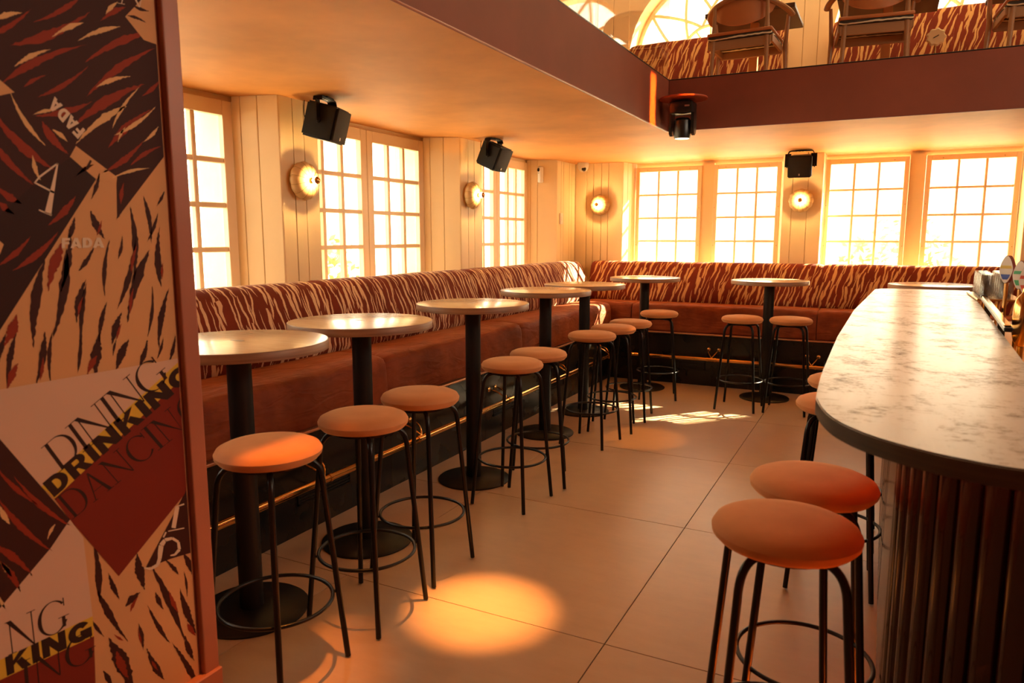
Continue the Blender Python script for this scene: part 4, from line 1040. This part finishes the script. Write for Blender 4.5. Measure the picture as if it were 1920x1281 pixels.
bm = B(); lathe(bm, [(0, 0), (0.062, 0), (0.062, -0.022), (0.056, -0.058), (0.040, -0.085), (0.018, -0.098), (0, -0.101)], 28); obj('housing', bm, 'white_plastic', t, True)
bm = B(); lathe(bm, [(0, 0.012), (0.018, 0.010), (0.026, 0.0), (0.026, -0.012), (0, -0.012)], 20, mtx=Matrix.Translation((0.008, -0.046, -0.066)) @ Matrix.Rotation(math.radians(70), 4, 'X')); obj('lens', bm, 'lens_black', t, True)
t = thing('light_switch', 'small cream switch plate on the far left pier', 'switch', (XP + 0.001, 7.37, 1.675), PI / 2)
bm = B(); box(bm, (-0.04, -0.012, -0.06), (0.04, 0.0, 0.06), 0.004, seg=2); obj('plate', bm, 'white_plastic', t, True)
bm = B(); box(bm, (-0.016, -0.016, -0.022), (0.016, -0.0125, 0.022), 0.002); obj('rocker', bm, 'white_plastic', t)

# moving-head lamp at the corner of the void
t = thing('moving_head_lamp', 'black moving-head stage lamp under a red disc at the mezzanine corner', 'stage lamp', (-1.385, 5.47, 2.475))
bm = B(); lathe(bm, [(0, 0.0), (0.172, 0.0), (0.175, 0.006), (0.172, 0.012), (0, 0.012)], 48); obj('mounting_disc', bm, 'disc_red', t, True)
bm = B(); box(bm, (-0.03, 0.0, -0.018), (0.03, 0.218, -0.002), 0.003); box(bm, (-0.10, 0.03, -0.016), (0.02, 0.06, -0.002), 0.002); obj('mounting_arm', bm, 'lamp_black', t)
bm = B(); box(bm, (-0.085, -0.075, -0.105), (0.085, 0.075, -0.018), 0.014, seg=2); bs = obj('base_box', bm, 'lamp_black', t, True)
bm = B(); box(bm, (0.03, -0.078, -0.062), (0.065, -0.0755, -0.050)); obj('label_plate', bm, 'badge_silver', bs)
for sx in (-1, 1):
    bm = B(); pts = [(-0.04, -0.10), (0.04, -0.10), (0.045, -0.20), (0.03, -0.245), (0.0, -0.258), (-0.03, -0.245), (-0.045, -0.20)]
    a = [bm.verts.new((sx * 0.070, y_, z_)) for y_, z_ in pts]; b = [bm.verts.new((sx * 0.092, y_, z_)) for y_, z_ in pts]
    bm.faces.new(a); bm.faces.new(b[::-1])
    for i in range(len(pts)): k = (i + 1) % len(pts); bm.faces.new((a[k], a[i], b[i], b[k]))
    bmesh.ops.recalc_face_normals(bm, faces=bm.faces); obj('yoke_arm', bm, 'lamp_black', t)
bm = B(); lathe(bm, [(0, -0.13), (0.045, -0.132), (0.062, -0.15), (0.066, -0.20), (0.060, -0.265), (0.057, -0.278), (0.052, -0.278), (0.052, -0.270), (0, -0.270)], 32); obj('head', bm, 'lamp_black', t, True)
bm = B(); lathe(bm, [(0, -0.2795), (0.050, -0.2785), (0.051, -0.272), (0, -0.272)], 28); obj('lens', bm, 'lamp_lens', t, True)

# ------------------------------------------------------------------ mezzanine: balustrade, chairs, tables, banquette
t = thing('glass_balustrade', 'clear glass balustrade panels along the left mezzanine edge', 'balustrade', (0, 0, 0))
for a, b in ((0.7, 2.40), (2.41, 4.13), (4.14, YV - 0.01)):
    bm = B(); box(bm, (XV - 0.014, a, ZF + 0.002), (XV - 0.004, b, ZF + 1.05), 0.001); obj('glass_panel', bm, 'clear_glass', t)
t = thing('glass_balustrade', 'clear glass balustrade panels along the back mezzanine edge', 'balustrade', (0, 0, 0))
for a, b in ((XV, 0.30), (0.31, 2.1)):
    bm = B(); box(bm, (a, YV + 0.004, ZF + 0.002), (b, YV + 0.014, ZF + 1.05), 0.001); obj('glass_panel', bm, 'clear_glass', t)

def make_chair(label, loc, rz):
    t = thing('dining_chair', label, 'chair', loc, rz, 'wooden chairs on the mezzanine')
    for sx in (-1, 1):
        bm = B(); tube(bm, [(sx * 0.215, -0.215, 0), (sx * 0.205, -0.20, 0.40), (sx * 0.20, -0.205, 0.655)], 0.016, 10, rads=[0.012, 0.019, 0.013]); obj('leg', bm, 'chair_wood', t, True)
        bm = B(); tube(bm, [(sx * 0.285, 0.235, 0), (sx * 0.27, 0.21, 0.40), (sx * 0.29, 0.17, 0.63)], 0.016, 10, rads=[0.012, 0.019, 0.013]); obj('leg', bm, 'chair_wood', t, True)
        bm = B(); box(bm, (sx * 0.24 - 0.01, -0.20, 0.352), (sx * 0.24 + 0.01, 0.21, 0.405), 0.003); obj('side_rail', bm, 'chair_wood', t)
    pts = []
    for i in range(33):
        a = PI * i / 32
        pts.append((0.315 * math.cos(a), 0.19 - 0.44 * math.sin(a) ** 0.85, 0.635 + 0.060 * math.sin(a) ** 2))
    bm = B(); tube(bm, pts, 0.020, 10, flat=(1.25, 0.85)); obj('arm_hoop', bm, 'chair_wood', t, True)
    bm = B(); rows = []
    for i in range(17):
        a = PI * (0.20 + 0.60 * i / 16); s_ = math.sin(PI * i / 16) ** 0.6
        x_, y_ = 0.300 * math.cos(a), 0.185 - 0.415 * math.sin(a) ** 0.85
        zt, zb = 0.685, 0.655 - 0.16 * s_
        rows.append([bm.verts.new((x_, y_, zt)), bm.verts.new((x_, y_ - 0.004, (zt + zb) / 2)), bm.verts.new((x_, y_, zb)), bm.verts.new((x_ * 0.93, y_ + 0.022, zb)), bm.verts.new((x_ * 0.93, y_ + 0.022, zt))])
    for p, q in zip(rows, rows[1:]):
        for j in range(5): bm.faces.new((p[j], q[j], q[(j + 1) % 5], p[(j + 1) % 5]))
    bm.faces.new(rows[0]); bm.faces.new(rows[-1][::-1]); bmesh.ops.recalc_face_normals(bm, faces=bm.faces)
    obj('back_panel', bm, 'chair_leather', t, True)
    bm = B(); box(bm, (-0.235, -0.21, 0.33), (0.235, -0.19, 0.40), 0.003); obj('seat_rail', bm, 'chair_wood', t)
    bm = B(); box(bm, (-0.245, 0.19, 0.34), (0.245, 0.21, 0.40), 0.003); obj('seat_rail', bm, 'chair_wood', t)
    bm = B(); box(bm, (-0.245, -0.235, 0.402), (0.245, 0.235, 0.432), 0.012, seg=2); obj('seat_band', bm, 'chair_seat_fabric', t, True)
    bm = B(); box(bm, (-0.25, -0.24, 0.432), (0.25, 0.24, 0.458), 0.011, seg=3); obj('seat_pad', bm, 'chair_leather', t, True)
    return t
c0 = make_chair('curved-back wooden chair upstairs behind the glass, leftmost', (-1.11, 6.32, ZU), math.radians(-3))
dup(c0, (-0.19, 6.34, ZU), math.radians(7), 'curved-back wooden chair upstairs behind the glass, right of the cream pier')
dup(c0, (0.86, 6.36, ZU), math.radians(4), 'curved-back wooden chair upstairs behind the glass, at the right edge')
def up_table(loc, label):
    t = thing('dining_table', label, 'table', loc)
    bm = B(); box(bm, (-0.36, -0.34, 0.70), (0.36, 0.34, 0.735), 0.006, seg=2); obj('tabletop', bm, 'dark_top', t)
    bm = B(); box(bm, (-0.035, -0.035, 0.012), (0.035, 0.035, 0.70), 0.006); obj('pedestal', bm, 'orange_wood', t)
    bm = B(); box(bm, (-0.22, -0.22, 0.0), (0.22, 0.22, 0.014), 0.004); obj('base', bm, 'dark_top', t)
up_table((-1.13, 6.86, ZU), 'dark-topped table with orange pedestal upstairs behind the leftmost chair')
up_table((-0.10, 6.86, ZU), 'dark-topped table with orange pedestal upstairs behind the middle chair')
up_table((0.95, 6.86, ZU), 'dark-topped table with orange pedestal upstairs behind the right-hand chair')
ub = thing('banquette', 'tiger-striped banquette upstairs below the half-round windows', 'banquette', (0, 0, 0))
pl_up = lambda s, d, z: (s, 7.20 + d * 0.82, ZU + z * 0.42)
pl_upb = lambda s, d, z: (s, 7.20 + d * 0.82, ZU + 0.33 + (z - 0.79) * 1.19)
for a, b in ((-2.5, -0.98), (-0.55, 1.0), (1.0, 2.0)):
    obj('seat_cushion', cushion(SEAT, a, b, pl_up, rnd), 'rust_velvet', ub, True)
    obj('back_cushion', cushion(BACK, a, b, pl_upb, rnd, 0.004), 'tiger_fabric_slanted', ub, True)
    bm = B(); box(bm, (a, 7.22, ZU), (b, 7.74, ZU + 0.215)); obj('carcass', bm, 'orange_wood', ub)
t = thing('table_lamp', 'round scalloped cream lamp upstairs beside the right-hand chair', 'lamp', (0.242, 6.55, ZU))
bm = B(); lathe(bm, [(0, -0.018), (0.053, -0.016), (0.064, 0.0), (0.053, 0.016), (0, 0.018)], 96, mtx=Matrix.Translation((0, 0, 0.35)) @ Matrix.Rotation(PI / 2, 4, 'X'), rmod=lambda u: 1 + 0.06 * math.cos(2 * PI * 9 * u)); obj('shade', bm, 'cream_shell', t, True)
bm = B(); box(bm, (-0.02, -0.022, -0.003), (0.02, -0.0185, 0.003), 0, Matrix.Translation((0, 0, 0.35)) @ Matrix.Rotation(-0.5, 4, 'Y')); obj('slot', bm, 'dark_top', t)
bm = B(); tube(bm, [(0, 0, 0.01), (0, 0, 0.288)], 0.008, 8); obj('stem', bm, 'brass', t); bm = B(); lathe(bm, [(0, 0), (0.05, 0), (0.05, 0.01), (0, 0.012)], 20); obj('base', bm, 'brass', t)
